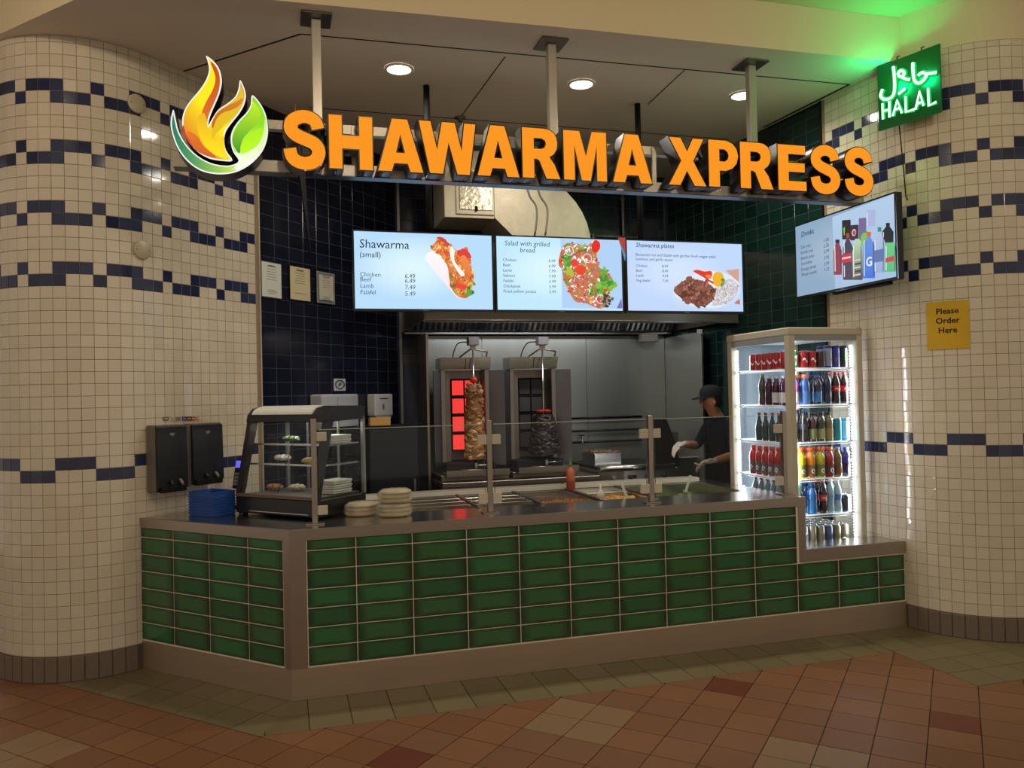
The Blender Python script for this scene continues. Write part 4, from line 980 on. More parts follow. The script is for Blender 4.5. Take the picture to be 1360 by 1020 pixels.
g = G(); g.lathe([(.045, 0), (.04, -.012), (.015, -.016), (.012, -.03), (.02, -.034)], 16); obj('rosette', g, STEELD, sk)

# ------------------------------------------------------------------ things on the left wall
def onL(x, y, off=0.0, lo=0., hi=3.6):
    r = ray(x, y); bl_, bd = 0, 9e9
    for i in range(2401):
        l = lo+(hi-lo)*i/2400; p, d = LW(l); X, Y = p.x+d.y*off, p.y-d.x*off; e = abs(X*r.y-Y*r.x)
        if e < bd: bd, bl_ = e, l
    p, d = LW(bl_); Y = p.y-d.x*off; return bl_, r.z*Y/r.y+H
def atL(l, z, off): p, d = LW(l); return (p.x+d.y*off, p.y-d.x*off, z), math.atan2(d.y, d.x)
for k, (x, y, lab) in enumerate([(181, 138, 'upper round cover plate on the left pillar, over the first blue band'), (188, 332, 'lower round cover plate on the left pillar, between two blue bands')]):
    l, z = onL(x, y); loc, rz = atL(l, z, .006); t_ = thing('cover_plate', lab, 'cover plate', loc, rz, 'round cover plates')
    M = Matrix.Rotation(PI/2, 4, 'X'); g = G(); g.lathe([(.058, -.004), (.058, .004), (.054, .007), (0.001, .007)], 28, M=M); obj('disc', g, mat('beige_plate', (196, 180, 150), .4), t_)
    for e in (-.04, .04): g = G(); g.lathe([(.004, .007), (.004, .0095)], 8, c=(e, 0), M=M); obj('screw', g, STEELD, t_)
PAPER = mat('paper', (226, 220, 200), .7)
certs = [((345.5, 347), (372, 396), 'white permit in a clear frame, nearest the white wall', (222, 222, 210), 0), ((383, 353), (410.5, 400), 'cream permit in a dark frame, middle of the three', (220, 204, 164), 1), ((418.5, 360), (443, 404.5), 'certificate with a patterned grey border, rightmost of the three', (214, 208, 186), 2)]
for (a, b, lab, c, k) in certs:
    l0, z1 = onL(a[0], a[1]); l1, _ = onL(b[0], b[1]); _, z0 = onL(a[0], b[1]-3); wd = l1-l0; ht = z1-z0
    loc, rz = atL(l0, z0, .004); t_ = thing('framed_certificate', lab, 'framed paper', loc, rz, 'permits on the navy wall')
    obj('frame', bx(-.004, wd+.004, -.010, .004, -.004, ht+.004), BLACKM if k else GREYP, t_)
    p = Print(); p.rect(0, wd, 0, ht, c)
    if k == 2:
        p.rect(.002, wd-.002, .002, ht-.002, (120, 124, 130))
        for i in range(26):
            zz = ht*(i+.5)/26
            for xx in (.008, wd-.008): p.ell(xx, zz, .004, .004, (196, 198, 196), 6)
        p.rect(.022, wd-.022, .024, ht-.024, c)
    for i in range(9 if k != 1 else 7):
        zz = ht*(.88-.075*i) if i < 6 else ht*(.2-.05*(i-6)); m_ = wd*(.22+.1*random.random()); p.rect(m_, wd-m_, zz, zz+ht*.012, (96, 92, 84))
    p.rect(wd*.32, wd*.68, ht*.90 if k != 2 else ht*.84, ht*.925 if k != 2 else ht*.86, (70, 66, 60))
    p.obj('print', PRINT_D, t_, (0, -.0105, 0))
# round emblem sticker, towel dispenser, soap dispenser
l, z = onL(450.5, 519); l1, z1 = onL(458, 503); l0, _ = onL(443, 511); loc, rz = atL(l0, z, .004)
t_ = thing('wall_sticker', 'square grey sticker with a black ringed emblem above the towel dispenser', 'sticker', loc, rz)
sw = l1-l0; p = Print(); p.rect(0, sw, 0, z1-z, (196, 200, 206)); c_ = (sw/2, (z1-z)/2)
p.ell(*c_, .44*sw, .40*(z1-z), (24, 26, 34), 16, jit=.06); p.ell(*c_, .33*sw, .30*(z1-z), (190, 194, 200), 16)
for a in (.1, -.12, .3): p.ell(c_[0], c_[1]+a*.3*sw, .2*sw, .03*sw, (70, 76, 86), 8, rot=.5)
p.obj('print', PRINT_D, t_, (0, -.003, 0)); obj('backing', bx(0, sw, -.0025, .003, 0, z1-z), WHITEP, t_)
l0, z0 = onL(427, 570, .12); l1, z1 = onL(475, 523, .12); z1 -= .0; loc, rz = atL(l0, z1-.28, .003)
t_ = thing('towel_dispenser', 'pale grey paper towel dispenser on the navy wall behind the glass case', 'dispenser', loc, rz)
g = G(); g.box(0, l1-l0, -.13, 0, 0, .28); obj('case', g, mat('pale_grey_plastic', (176, 178, 182), .4), t_, bevel=.018, seg=3)
obj('seam', bx((l1-l0)*.40, (l1-l0)*.41, -.1315, -.125, .02, .26), GREYP, t_); obj('paper_slot', bx(.03, l1-l0-.03, -.1315, -.10, .01, .022), BLACKM, t_)
l0, z0 = onL(498.5, 558, .09); l1, z1 = onL(521.5, 523, .09); loc, rz = atL(l0, z0, .003)
t_ = thing('soap_dispenser', 'white wall soap dispenser with a small window, right of the towel dispenser', 'dispenser', loc, rz)
g = G(); g.box(0, l1-l0, -.09, 0, .03, z1-z0); obj('case', g, WHITEP, t_, bevel=.014, seg=3)
g = G(); g.box(.02, l1-l0-.02, -.085, -.01, 0, .04); obj('push_bar', g, mat('off_white', (196, 192, 184), .4), t_, bevel=.008)
M = Matrix.Rotation(PI/2, 4, 'X'); g = G(); g.lathe([(.016, .088), (.016, .0915)], 14, c=((l1-l0)*.45, .11), M=M @ Matrix.Identity(4)); g.v = [(x, y, (z-.11)*1.8+.11) for x, y, z in g.v]; obj('window', g, GREYP, t_)
me = text_mesh('print', [('Kleen', (l1-l0)*.2, z1-z0-.05, .035, 'LEFT', .001, 0)], [BLACKM]) if False else None
obj('print', bx((l1-l0)*.25, (l1-l0)*.70, -.0915, -.090, z1-z0-.045, z1-z0-.036), BLACKM, t_)
# black twin dispenser
l0, zt_ = onL(206, 563, .10); l1, _ = onL(291, 560, .10); _, zb_ = onL(206, 655, .10); loc, rz = atL(l0, zb_, .004)
t_ = thing('cutlery_dispenser', 'black twin cutlery dispenser on the left wall above the counter', 'dispenser', loc, rz)
wd = l1-l0; ht = zt_-zb_-.01; lm, _ = onL(247, 600, .10); lm2, _ = onL(253, 600, .10); a1 = lm-l0; a2 = lm2-l0
for k, (a, b) in enumerate([(0, a1), (a2, wd)]):
    hz = .0 if k == 0 else .02
    hb = obj('housing', bx(a, b, -.09, 0, hz, ht), mat('grey_dispenser_side', (108, 98, 88), .5), t_, bevel=.006)
    g = G(); g.prism([(-.115, hz+.03), (-.09, hz+.0), (-.0885, ht-.004), (-.105, ht-.012)], a+.003, b-.003, ax='x'); obj('cover', g, BLACK, hb, bevel=.002)
    for j in range(2):
        xx = a+(b-a)*(.38+.32*j); g = G(); g.tube([(xx, -.115, hz+.07), (xx+.003, -.135, hz+.05), (xx+.008, -.138, hz+.035)], [.008, .010, .005], 8); obj('lever', g, GREYP if j else BLACK, hb)
    obj('chute', bx(a+.02, b-.02, -.125, -.09, hz-.004, hz+.03), BLACKM, hb, bevel=.004)
    g = G(); g.lathe([(.018, .0), (.018, .003)], 16, M=Matrix.Translation(((a+b)/2, -.1055, ht-.05)) @ Matrix.Rotation(PI/2, 4, 'X')); g.v = [(x, y, z if z < ht-.05 else ht-.05) for x, y, z in g.v]; obj('window_cutout', g, GREYP, hb)
obj('filler_strip', bx(a1, a2, -.085, 0, .01, ht-.01), MATS['grey_dispenser_side'], t_)
cols = [(120, 106, 80), (200, 190, 176), (150, 140, 130), (40, 66, 130), (120, 50, 34), (210, 96, 50), (220, 150, 140)]; sxs = [216, 227, 233, 241.5, 247, 254, 261.5]; sws = [7, 4, 6, 5, 6.5, 5.5, 2.5]
for k, (c, x, w_) in enumerate(zip(cols, sxs, sws)):
    l0, z0 = onL(x, 558.5); l1, z1 = onL(x+w_, 553.5); loc, rz = atL(l0, z0, .0045)
    t_ = thing('payment_sticker', ['brown', 'pale', 'grey lettered', 'blue', 'dark red', 'orange-red', 'tiny pink'][k]+' payment sticker in the row above the black dispenser', 'sticker', loc, rz, 'payment stickers above the dispenser')
    obj('sheet', bx(0, l1-l0, -.002, .002, 0, z1-z0), mat('sticker_%d' % k, c, .5), t_)
    obj('print', bx((l1-l0)*.2, (l1-l0)*.8, -.0024, -.002, (z1-z0)*.4, (z1-z0)*.6), mat('sticker_ink_%d' % k, (226, 220, 210) if k not in (1, 2) else (80, 74, 70), .5), t_)

# ------------------------------------------------------------------ on the left leg of the counter
ZC = .9065
for k in range(8):
    t_ = thing('blue_basket', 'blue plastic basket, %s in the stack left of the glass case' % ['lowest', 'second from the bottom', 'third from the bottom', 'fourth from the bottom', 'fourth from the top', 'third from the top', 'second from the top', 'topmost'][k], 'basket', (-2.005+.0, 4.925, ZC+.0165*k), math.radians(-33), 'stack of blue baskets')
    g = G(); w0, d0, hh_ = .225, .165, .030 if k == 7 else .0155
    g.box(0, w0, 0, d0, 0, .0022); 
    for b_ in ((0, w0, 0, .004), (0, w0, d0-.004, d0), (0, .004, .004, d0-.004), (w0-.004, w0, .004, d0-.004)): g.box(*b_, .0022, hh_)
    obj('tray', g, mat('blue_plastic', (32, 74, 150), .45), t_); e = .004
    g = G()
    for b_ in ((-e, w0+e, -e, 0), (-e, w0+e, d0, d0+e), (-e, 0, 0, d0), (w0, w0+e, 0, d0)): g.box(*b_, hh_-.006, hh_)
    obj('rim', g, MATS['blue_plastic'], t_)
pt = thing('payment_terminal', 'black card terminal with a lit blue display between basket stack and glass case', 'card terminal', (-1.80, 5.25, ZC), math.radians(-18))
g = G(); g.lathe([(.06, 0), (.06, .008), (.02, .014), (.012, .02), (.012, .13)], 18); obj('stand', g, BLACKM, pt)
M = Matrix.Translation((0, -.01, .12)) @ Matrix.Rotation(-.25, 4, 'X')
g = G(); g.box(-.045, .045, -.02, .02, 0, .20, M=M); obj('body', g, BLACK, pt, bevel=.006)
g = G(); g.box(-.036, .036, -.023, -.0205, .135, .182, M=M); obj('display', g, emis('blue_display', (96, 100, 240), 1.1), pt)
g = G()
for i in range(4):
    for j in range(3): g.box(-.032+j*.023, -.014+j*.023, -.024, -.0205, .02+i*.022, .036+i*.022, M=M)
obj('keys', g, GREYP, pt)

# heated glass display case
wc = thing('display_case', 'black heated glass display case with a slanted front and silver lid', 'display case', (-1.715, 4.915, ZC), math.radians(-30))
CWd, CD, CH = .665, .44, .655
g = G()
for x in (.04, CWd-.04):
    for y in (.04, CD-.04): g.lathe([(.018, 0), (.018, .012)], 12, c=(x, y))
obj('foot', g, BLACKM, wc)
obj('base', bx(0, CWd, 0, CD, .012, .112), mat('case_black', (26, 24, 26), .3), wc, bevel=.006)
obj('chrome_strip', bx(.12, CWd-.06, -.002, 0, .026, .030), STEELB, wc)
obj('front_rail', bx(.01, CWd-.01, -.004, .012, .112, .130), mat('brown_trim', (104, 84, 70), .4), wc)
sl = .115                                   # setback of the top front edge
for x in (0, CWd-.035):
    g = G(); g.prism([(0, .112), (.040, .112), (sl+.045, CH-.085), (sl+.02, CH-.06), (sl-.012, CH-.085)], x, x+.035, ax='x'); obj('front_post', g, MATS['case_black'], wc, bevel=.003)
for x in (0, CWd-.02): obj('rear_post', bx(x, x+.02, CD-.02, CD, .112, CH-.07), mat('pale_post', (150, 150, 150), .4, .6), wc)
g = G(); g.prism([(sl-.02, CH-.095), (CD, CH-.085), (CD, CH-.005), (sl+.085, CH), (sl+.03, CH-.012), (sl-.01, CH-.05)], 0, CWd, ax='x'); obj('canopy', g, MATS['case_black'], wc, bevel=.004)
g = G(); P = [(sl-.016, CH-.048), (sl-.010, CH-.034), (sl+.004, CH-.020), (sl+.034, CH-.006), (sl+.087, CH+.004), (sl+.087, CH-.004), (sl+.034, CH-.016), (sl+.0, CH-.05)]
g.prism(P, .045, CWd-.12, ax='x'); obj('lid_trim', g, mat('satin_silver', (236, 238, 232), .35, .1), wc)
g = G(); g.prism([(.006, .13), (.010, .13), (sl-.002, CH-.09), (sl-.006, CH-.09)], .035, CWd-.035, ax='x'); obj('front_glass', g, GLASS, wc)
g = G(); g.prism([(.042, .114), (CD-.02, .114), (CD-.02, CH-.085), (sl+.045, CH-.085)], CWd-.010, CWd-.006, ax='x'); obj('side_glass', g, GLASS, wc)
g = G(); g.prism([(.042, .114), (CD-.02, .114), (CD-.02, CH-.085), (sl+.045, CH-.085)], .006, .010, ax='x'); obj('side_glass', g, GLASS, wc)
g = G(); g.box(.02, CWd-.02, CD-.012, CD-.008, .114, CH-.085); obj('rear_glass', g, GLASS, wc)
for x in (.20, .46): obj('shelf_upright', bx(x, x+.012, CD-.03, CD-.018, .12, CH-.09), mat('perforated_steel', (160, 160, 158), .35, .9), wc)
for z, y0 in ((.30, .10), (.42, .13)):
    g = G(); g.box(.03, CWd-.03, y0, CD-.03, z, z+.004)
    sh = obj('shelf', g, GLASS, wc); obj('shelf_rim', bx(.03, CWd-.03, y0-.006, y0, z-.002, z+.009), STEELB, sh); obj('shelf_rim', bx(CWd-.034, CWd-.028, y0, CD-.03, z-.002, z+.008), STEELB, sh)
obj('floor_tray', bx(.03, CWd-.03, .03, CD-.03, .115, .122), STEELD, wc)
obj('crossed_wire', (lambda g: (g.tube([(.33, .03, .14), (.375, .16, CH-.12)], .002, 5), g)[1])(G()), BLACKM, wc)
cl_ = area('case_fill', (0, 0, 0), .5, 1.6, (1, .93, .82), shape='RECTANGLE', sy=.06); cl_.parent = wc; cl_.location = (CWd/2, .28, CH-.10)  # extra light added under the canopy to lift the case interior
# boxes and food inside the case
def incase(name, lab, cat, x, y, z, grp=None):
    p_ = Matrix.Rotation(math.radians(-30), 4, 'Z') @ Vector((x, y, 0)); return thing(name, lab, cat, (-1.715+p_.x, 4.915+p_.y, ZC+z), math.radians(-30), grp)
for k in range(5):
    z = .124+.028*k if k < 3 else .426+.026*(k-3)
    t_ = incase('takeout_box', ['lowest white foam box on the floor of the glass case', 'second white foam box on the floor of the glass case', 'top white foam box of the three on the floor of the glass case', 'lower white foam box on the top shelf of the glass case', 'upper white foam box on the top shelf of the glass case'][k], 'box', .50, .20, z, 'white boxes in the display case')
    obj('tray', bx(0, .12, 0, .16, 0, .012), WHITEP, t_, bevel=.003); obj('lid', bx(-.003, .123, -.003, .163, .013, .024), WHITEP, t_, bevel=.003)
for k, (x, y, z, c, lab) in enumerate([(.10, .22, .124, (150, 110, 76), 'wrapped brown pastry at the left of the glass case floor'), (.26, .25, .124, (176, 168, 150), 'foil-wrapped roll in the middle of the glass case floor'), (.13, .26, .306, (190, 186, 178), 'clear bag of rolls on the lower glass shelf'), (.20, .27, .426, (70, 90, 56), 'small leafy garnish bowl on the top glass shelf'), (.53, .10, .306, (182, 168, 96), 'yellow-green wrapped roll at the right of the lower glass shelf')]):
    t_ = incase('wrapped_roll', lab, 'food', x, y, z, None); g = G()
    for j in range(4): g.blob((j*.018-.03, (j % 2)*.02, .024), .026, 0, k*9+j, sq=(1.3, 1, .8), amp=.15)
    g.v = [(a, b, max(0, c_)) for a, b, c_ in g.v]; obj('roll', g, mat('wrap_%d' % k, c, .4, var=.3, nscale=40), t_)

# ------------------------------------------------------------------ right pillar notice
def onR(x, y, off=0.0, lo=-.6, hi=1.4):
    r = ray(x, y); bl_, bd = 0, 9e9
    for i in range(2001):
        l = lo+(hi-lo)*i/2000; p, d = RW(l); X, Y = p.x-d.y*off, p.y+d.x*off; e = abs(X*r.y-Y*r.x)
        if e < bd: bd, bl_ = e, l
    p, d = RW(bl_); Y = p.y+d.x*off; return bl_, r.z*Y/r.y+H
la, z1 = onR(1230.5, 402.5); lb, _ = onR(1287, 400); _, z0 = onR(1232, 465)
t_ = thing('paper_notice', 'yellow paper reading Please Order Here taped to the right pillar', 'notice', (0, 0, 0))
g = G(); n = 10; V = []
for i in range(n+1):
    l = la+(lb-la)*i/n; p_, d = RW(l)
    for o_ in (.0065, .0075):
        for z in (z0, z1): V.append((p_.x-d.y*o_, p_.y+d.x*o_, z))
fs = []
for i in range(n): a = 4*i; b = a+4; fs += [(a+2, b+2, b+3, a+3), (a, a+1, b+1, b), (a+1, a+3, b+3, b+1), (a, b, b+2, a+2)]
fs += [(0, 2, 3, 1), (4*n, 4*n+1, 4*n+3, 4*n+2)]
g.poly(V, fs); obj('sheet', g, mat('yellow_paper', (214, 170, 12), .6), t_)
tw_ = abs(lb-la); me = text_mesh('lettering', [('Please', tw_*.50, .74*(z1-z0), .052, 'CENTER', .0011, 0), ('Order', tw_*.50, .54*(z1-z0), .052, 'CENTER', .0011, 0), ('Here', tw_*.50, .34*(z1-z0), .052, 'CENTER', .0011, 0)], [mat('black_ink', (24, 18, 12), .6)])
for v in me.vertices:      # wrap the flat lettering onto the round pillar
    l = la+(lb-la)*(v.co.x/tw_); p_, d = RW(l); o_ = .0078; v.co = (p_.x-d.y*o_, p_.y+d.x*o_, z0+v.co.z)
link('lettering', me, t_)

# ------------------------------------------------------------------ drinks fridge
FS, FT, FW, FD, FHt = 3.275, .252, .598, .775, 2.02
fr = thing('drinks_fridge', 'tall glass-sided drinks fridge with cream frame and bright white strip lights', 'fridge', W(FS, FT), A16)
obj('base_cabinet', bx(0, FW, 0, FD, .02, .50), CREAMP, fr, bevel=.008)
for x in (.05, FW-.05):
    for y in (.05, FD-.05): g = G(); g.lathe([(.02, 0), (.02, .02)], 10, c=(x, y)); obj('foot', g, BLACKM, fr)
obj('deck', bx(.03, FW-.03, .03, FD-.03, .50, .522), mat('white_liner', (222, 226, 226), .35), fr)
obj('roof', bx(-.004, FW+.004, -.004, FD+.004, 1.965, FHt), CREAMP, fr, bevel=.008)
obj('roof_liner', bx(.03, FW-.03, .03, FD-.03, 1.945, 1.965), MATS['white_liner'], fr)
pw_ = .055
for nm, x, y in (('front_post', 0, 0), ('front_post', FW-.045, 0), ('rear_post', 0, FD-pw_), ('rear_post', FW-.045, FD-pw_)):
    obj(nm, bx(x, x+(pw_ if x == 0 else .045), y, y+pw_*(1 if y else .9), .50, 1.965), CREAMP, fr, bevel=.004)
obj('front_rail', bx(pw_, FW-.045, .002, .04, 1.93, 1.965), mat('grey_seal', (146, 148, 148), .5), fr); obj('side_rail', bx(.002, .04, .05, FD-pw_, 1.925, 1.965), MATS['grey_seal'], fr)
obj('front_glass', bx(pw_, FW-.045, .014, .018, .52, 1.93), GLASSF, fr); obj('side_glass', bx(.014, .018, .05, FD-pw_, .52, 1.93), GLASSF, fr)
obj('side_glass', bx(FW-.018, FW-.014, .05, FD-pw_, .52, 1.93), GLASSF, fr)
obj('rear_panel', bx(pw_, FW-.045, FD-.02, FD-.012, .52, 1.95), mat('liner_back', (150, 166, 178), .3), fr)
STRIP = emis('led_strip', (232, 244, 255), 4.5, 0)
for x, y, nm in ((.030, FD-.085, 'led_strip'), (FW-.062, .048, 'led_strip'), (FW-.062, FD-.085, 'led_strip')):
    g = G(); g.box(x, x+.016, y, y+.016, .56, 1.90); ls = obj(nm, g, STRIP, fr)
g = G()
for k in range(66):
    z = .57+k*.02; g.box(.018, .030, FD-.12, FD-.115, z, z+.008); g.box(FW-.085, FW-.066, .044, .050, z, z+.008)
obj('rack_strip', g, STEELB, fr)
for (x, y, rz_) in ((.055, FD-.10, -1.25*PI), (FW-.08, .06, -.25*PI), (.06, .055, -.75*PI)):
    l_ = area('fridge_tube', (0, 0, 0), .03, 5.5, (.86, .94, 1), rot=(PI/2, 0, rz_+PI/2), shape='RECTANGLE', sy=1.3); l_.parent = fr; l_.location = (x, y, 1.23)
SHZ = [1.742-.004, 1.491-.006, 1.233-.006, .982-.006, .735-.006]
WIRE = mat('white_wire', (236, 240, 242), .35)
for z in SHZ:
    sh = obj('shelf', (lambda g: (g.tube([(.03, .045, z), (FW-.05, .045, z), (FW-.05, FD-.05, z), (.03, FD-.05, z), (.03, .045, z)], .004, 6), g)[1])(G()), WIRE, fr)
    g = G(); g.tube([(.03, .043, z-.014), (FW-.05, .043, z-.014)], .003, 6); g.tube([(.028, .05, z-.014), (.028, FD-.05, z-.014)], .003, 6)
    for k in range(22): x = .045+k*(FW-.11)/21; g.box(x-.0013, x+.0013, .045, FD-.05, z-.001, z+.0018)
    for k in range(26): y = .06+k*(FD-.13)/25; g.tube([(.028, y, z-.014), (.030, y, z)], .0016, 4)
    g.box(.032, FW-.052, .047, .050, z+.003, z+.0065)
    obj('wires', g, WIRE, sh)

PROF = {'can': [(.026, 0), (.032, .006), (.033, .012), (.033, .105), (.028, .117), (.027, .121), (.025, .119)],
        'tall_can': [(.024, 0), (.030, .006), (.031, .014), (.031, .142), (.026, .154), (.0255, .158), (.023, .156)],
        'soda': [(.022, 0), (.030, .004), (.032, .02), (.031, .05), (.027, .07), (.028, .09), (.033, .12), (.032, .145), (.024, .175), (.014, .20), (.0125, .212)],
        'sport': [(.030, 0), (.036, .006), (.036, .05), (.034, .08), (.036, .11), (.036, .13), (.033, .155), (.021, .175), (.018, .18), (.018, .186)],
        'juice': [(.026, 0), (.033, .006), (.0335, .09), (.031, .10), (.034, .125), (.032, .15), (.019, .172), (.016, .19)],
        'round': [(.022, 0), (.030, .006), (.027, .05), (.030, .075), (.036, .11), (.037, .14), (.030, .168), (.018, .18), (.017, .186)],
        'glass': [(.026, 0), (.029, .004), (.0295, .10), (.024, .13), (.014, .155), (.0125, .195)]}
CAPS = {'soda': (.014, .208, .226), 'sport': (.021, .184, .212), 'juice': (.018, .188, .206), 'round': (.020, .184, .206), 'glass': (.0140, .190, .204)}
LAB = {'can': (.0333, .014, .10), 'tall_can': (.0313, .016, .138), 'soda': (.0325, .088, .128), 'sport': (.0365, .012, .095), 'juice': (.0345, .02, .09), 'round': (.0372, .095, .150), 'glass': (.0300, .03, .09)}
DM = {}
def drink(kind, lab, s, t, z, body, cap=None, label=None, grp=None, mark=None, met=.0, rz=0.):
    key = (kind, body, cap, label, mark); o = thing('drink_can' if 'can' in kind else 'drink_bottle', lab, 'can' if 'can' in kind else 'bottle', W(FS+s, FT+t, z), A16+rz, grp); o.scale = (.94, .94, 1)
    if key not in DM:
        d = {}
        g = G(); g.lathe(PROF[kind], 14)
        m = mat('drink_%d_%d_%d' % body, body, .18 if 'can' not in kind else .3, .35 if 'can' in kind else 0, var=.08, coat=.4); d['body'] = g.mesh('body', m)
        if 'can' in kind: g = G(); zt = PROF[kind][-1][1]; g.lathe([(.0275, zt-.001), (.0275, zt+.002), (.025, zt+.002), (.024, zt)], 14, caps=False); d['rim'] = g.mesh('rim', STEELB)
        if cap: r_, a, b = CAPS[kind]; g = G(); g.lathe([(r_, a), (r_, b-.002), (r_-.002, b)], 12); d['cap'] = g.mesh('cap', mat('cap_%d_%d_%d' % cap, cap, .4))
        if label:
            r_, a, b = LAB[kind]; g = G()
            pr2 = PROF[kind]; zs = sorted({a, b} | {p_[1] for p_ in pr2 if a < p_[1] < b})
            def rad(z_):
                for u_, v_ in zip(pr2, pr2[1:]):
                    if u_[1] <= z_ <= v_[1] and v_[1] > u_[1]: return u_[0]+(v_[0]-u_[0])*(z_-u_[1])/(v_[1]-u_[1])
                return r_
            g.lathe([(rad(z_)+.0006, z_) for z_ in zs], 14, caps=False); d['label'] = g.mesh('label', mat('label_%d_%d_%d' % label, label, .4))
        if mark:
            p = Print(); r_ = LAB[kind][0]
            for poly, c in mark: p.add([((x)*r_, zz) for x, zz in poly], c)
            for i, v in enumerate(p.v): x = v[0]/r_; p.v[i] = (r_*math.sin(x), -r_*math.cos(x)-.0012+v[1]*2, v[2])
            oo = p.obj('mark', PRINT_D, o); d['mark'] = oo.data; D.objects.remove(oo)
        DM[key] = d
    for nm, me_ in DM[key].items(): link(nm, me_, o)
    return o
RIB = ((tuple((-.7+.14*i, .050+.011*math.sin(i*.62)) for i in range(11)) + tuple((.7-.14*i, .062+.011*math.sin((10-i)*.62)) for i in range(11)), (240, 236, 232)),)
RIBS = ((tuple((-.8+.16*i, .100+.008*math.sin(i*.7)) for i in range(11)) + tuple((.8-.16*i, .107+.008*math.sin((10-i)*.7)) for i in range(11)), (244, 236, 232)),)
BOLT = ((((-.30, .055), (-.05, .055), (-.35, .015), (.1, .062), (-.1, .065), (.30, .10), (-.1, .08), (.05, .076)), (248, 248, 248)), (tuple((.05+.30*math.cos(a*.63), .055+.010*math.sin(a*.63)) for a in range(10)), (220, 40, 50)))
BOLT = (BOLT[1], ((( -.35, .085), (.25, .090), (-.05, .025), (-.25, .022), (.0, .078), (-.35, .073)), (250, 250, 248)))
def gmark(c):
    P = []; n = 12
    out = [(.42*math.cos(.5+a*5.0/n), .052+.017*math.sin(.5+a*5.0/n)) for a in range(n+1)]; inn = [(.22*math.cos(.5+a*5.0/n), .052+.009*math.sin(.5+a*5.0/n)) for a in range(n, -1, -1)]
    return ((tuple(out+inn), c), (((.10, .056), (.10, .050), (.42, .050), (.42, .056)), c))
GM = gmark((246, 246, 244))
WAVE = (((tuple((.42*math.cos(a*.4), .075+.0155*math.sin(a*.4)) for a in range(16))), (244, 244, 244)), ((tuple((.42*math.cos(a*.4), .0765+.014*abs(math.sin(a*.4))) for a in range(0, 9))), (214, 40, 56)), ((tuple((.42*math.cos(a*.4), .0735-.014*abs(math.sin(a*.4))) for a in range(8, 17))), (20, 60, 150)))
BULL = ((((-.5, .075), (.5, .075), (.5, .045), (-.5, .045)), (200, 204, 210)), (((-.2, .066), (.3, .066), (.3, .056), (-.2, .056)), (210, 40, 50)))
CLAW = ((((-.25, .10), (-.15, .10), (-.10, .04), (-.22, .05)), (110, 220, 60)), (((.0, .10), (.10, .10), (.12, .035), (.0, .05)), (110, 220, 60)), (((.22, .10), (.30, .10), (.30, .05), (.24, .05)), (110, 220, 60)))
SN = ['top', 'second', 'third', 'fourth', 'fifth']
def lane(shelf, x, spec, n=1, dt=.072, word=''):
    """x: where the front drink shows in the photo; n drinks one behind the other"""
    kind, body, cap, label, mark, cname = spec; z = SHZ[shelf]+.0025
    s = q(x, 600, FT+.085)[0]-FS
    if s < .155: n = 1
    for k in range(n):
        lab = '%s, %s fridge shelf, %s' % (cname, SN[shelf], word if k == 0 else 'behind the one ' + word) if k == 0 or len(word.split())+len(cname.split()) < 9 else '%s, %s fridge shelf, second row %s' % (cname, SN[shelf], ' '.join(word.split()[:3]))
        drink(kind, lab, s, .088+dt*k, z, body, cap, label, grp='drinks on the %s fridge shelf' % SN[shelf], mark=mark)
RC = ('can', (176, 24, 34), None, None, RIB, 'red can')
# top shelf
lane(0, 1046, RC, 1, word='half behind the front post')
lane(0, 1057.5, ('can', (16, 140, 62), None, None, BOLT, 'green can with white figure'), 2, word='left of the red pair')
lane(0, 1070, RC, 2, word='left of the red pair in front'); lane(0, 1081.5, RC, 2, word='right of the red pair in front')
lane(0, 1093, ('can', (60, 26, 36), None, None, None, 'dark red can'), 2, word='between red and blue cans')
lane(0, 1103, ('tall_can', (30, 40, 140), None, (150, 160, 190), BULL, 'blue and silver slim can'), 2, word='left one of two')
lane(0, 1113, ('tall_can', (36, 44, 150), None, (60, 66, 150), BULL, 'deep blue slim can'), 2, word='right one of two')
lane(0, 1124, ('tall_can', (22, 34, 26), None, None, CLAW, 'tall black-green can'), 2, word='second from the right end')
for k in range(6):      # the lane seen through the side glass
    drink('can', 'red can by the side glass, top shelf, %s from front' % ['first', 'second', 'third', 'fourth', 'fifth', 'sixth'][k], .072, .16+.073*k, SHZ[0]+.0025, (176, 24, 34), None, None, grp='drinks on the top fridge shelf', mark=RIB, rz=-1.3)
# second shelf
lane(1, 1046.5, ('juice', (90, 30, 90), (220, 220, 226), (236, 232, 240), None, 'purple bottle with white label'), 1, word='at the front post')
lane(1, 1057, ('juice', (190, 90, 180), (216, 190, 220), (232, 220, 236), ((((-.7, .10), (.7, .10), (.7, .075), (-.7, .075)), (226, 60, 150)),), 'pink bottle with white and magenta label'), 2, word='front row')
lane(1, 1071.5, ('sport', (40, 84, 150), (230, 100, 50), (70, 110, 170), None, 'blue sport bottle with orange cap'), 2, .078, word='front row')
lane(1, 1088, ('juice', (30, 36, 60), (60, 80, 170), (60, 120, 180), None, 'dark bottle with bright blue label'), 2, word='middle of the row')
lane(1, 1101, ('soda', (26, 34, 66), (30, 40, 90), (34, 46, 100), None, 'navy soda bottle'), 2, word='right of the blue label')
lane(1, 1112.5, ('soda', (44, 22, 22), (196, 30, 40), (200, 44, 52), RIBS, 'cola bottle with red label and cap'), 2, word='left one of the cola pair')
lane(1, 1124.5, ('soda', (44, 22, 22), (196, 30, 40), (204, 40, 48), RIBS, 'cola bottle, red label'), 2, word='rightmost in the row')
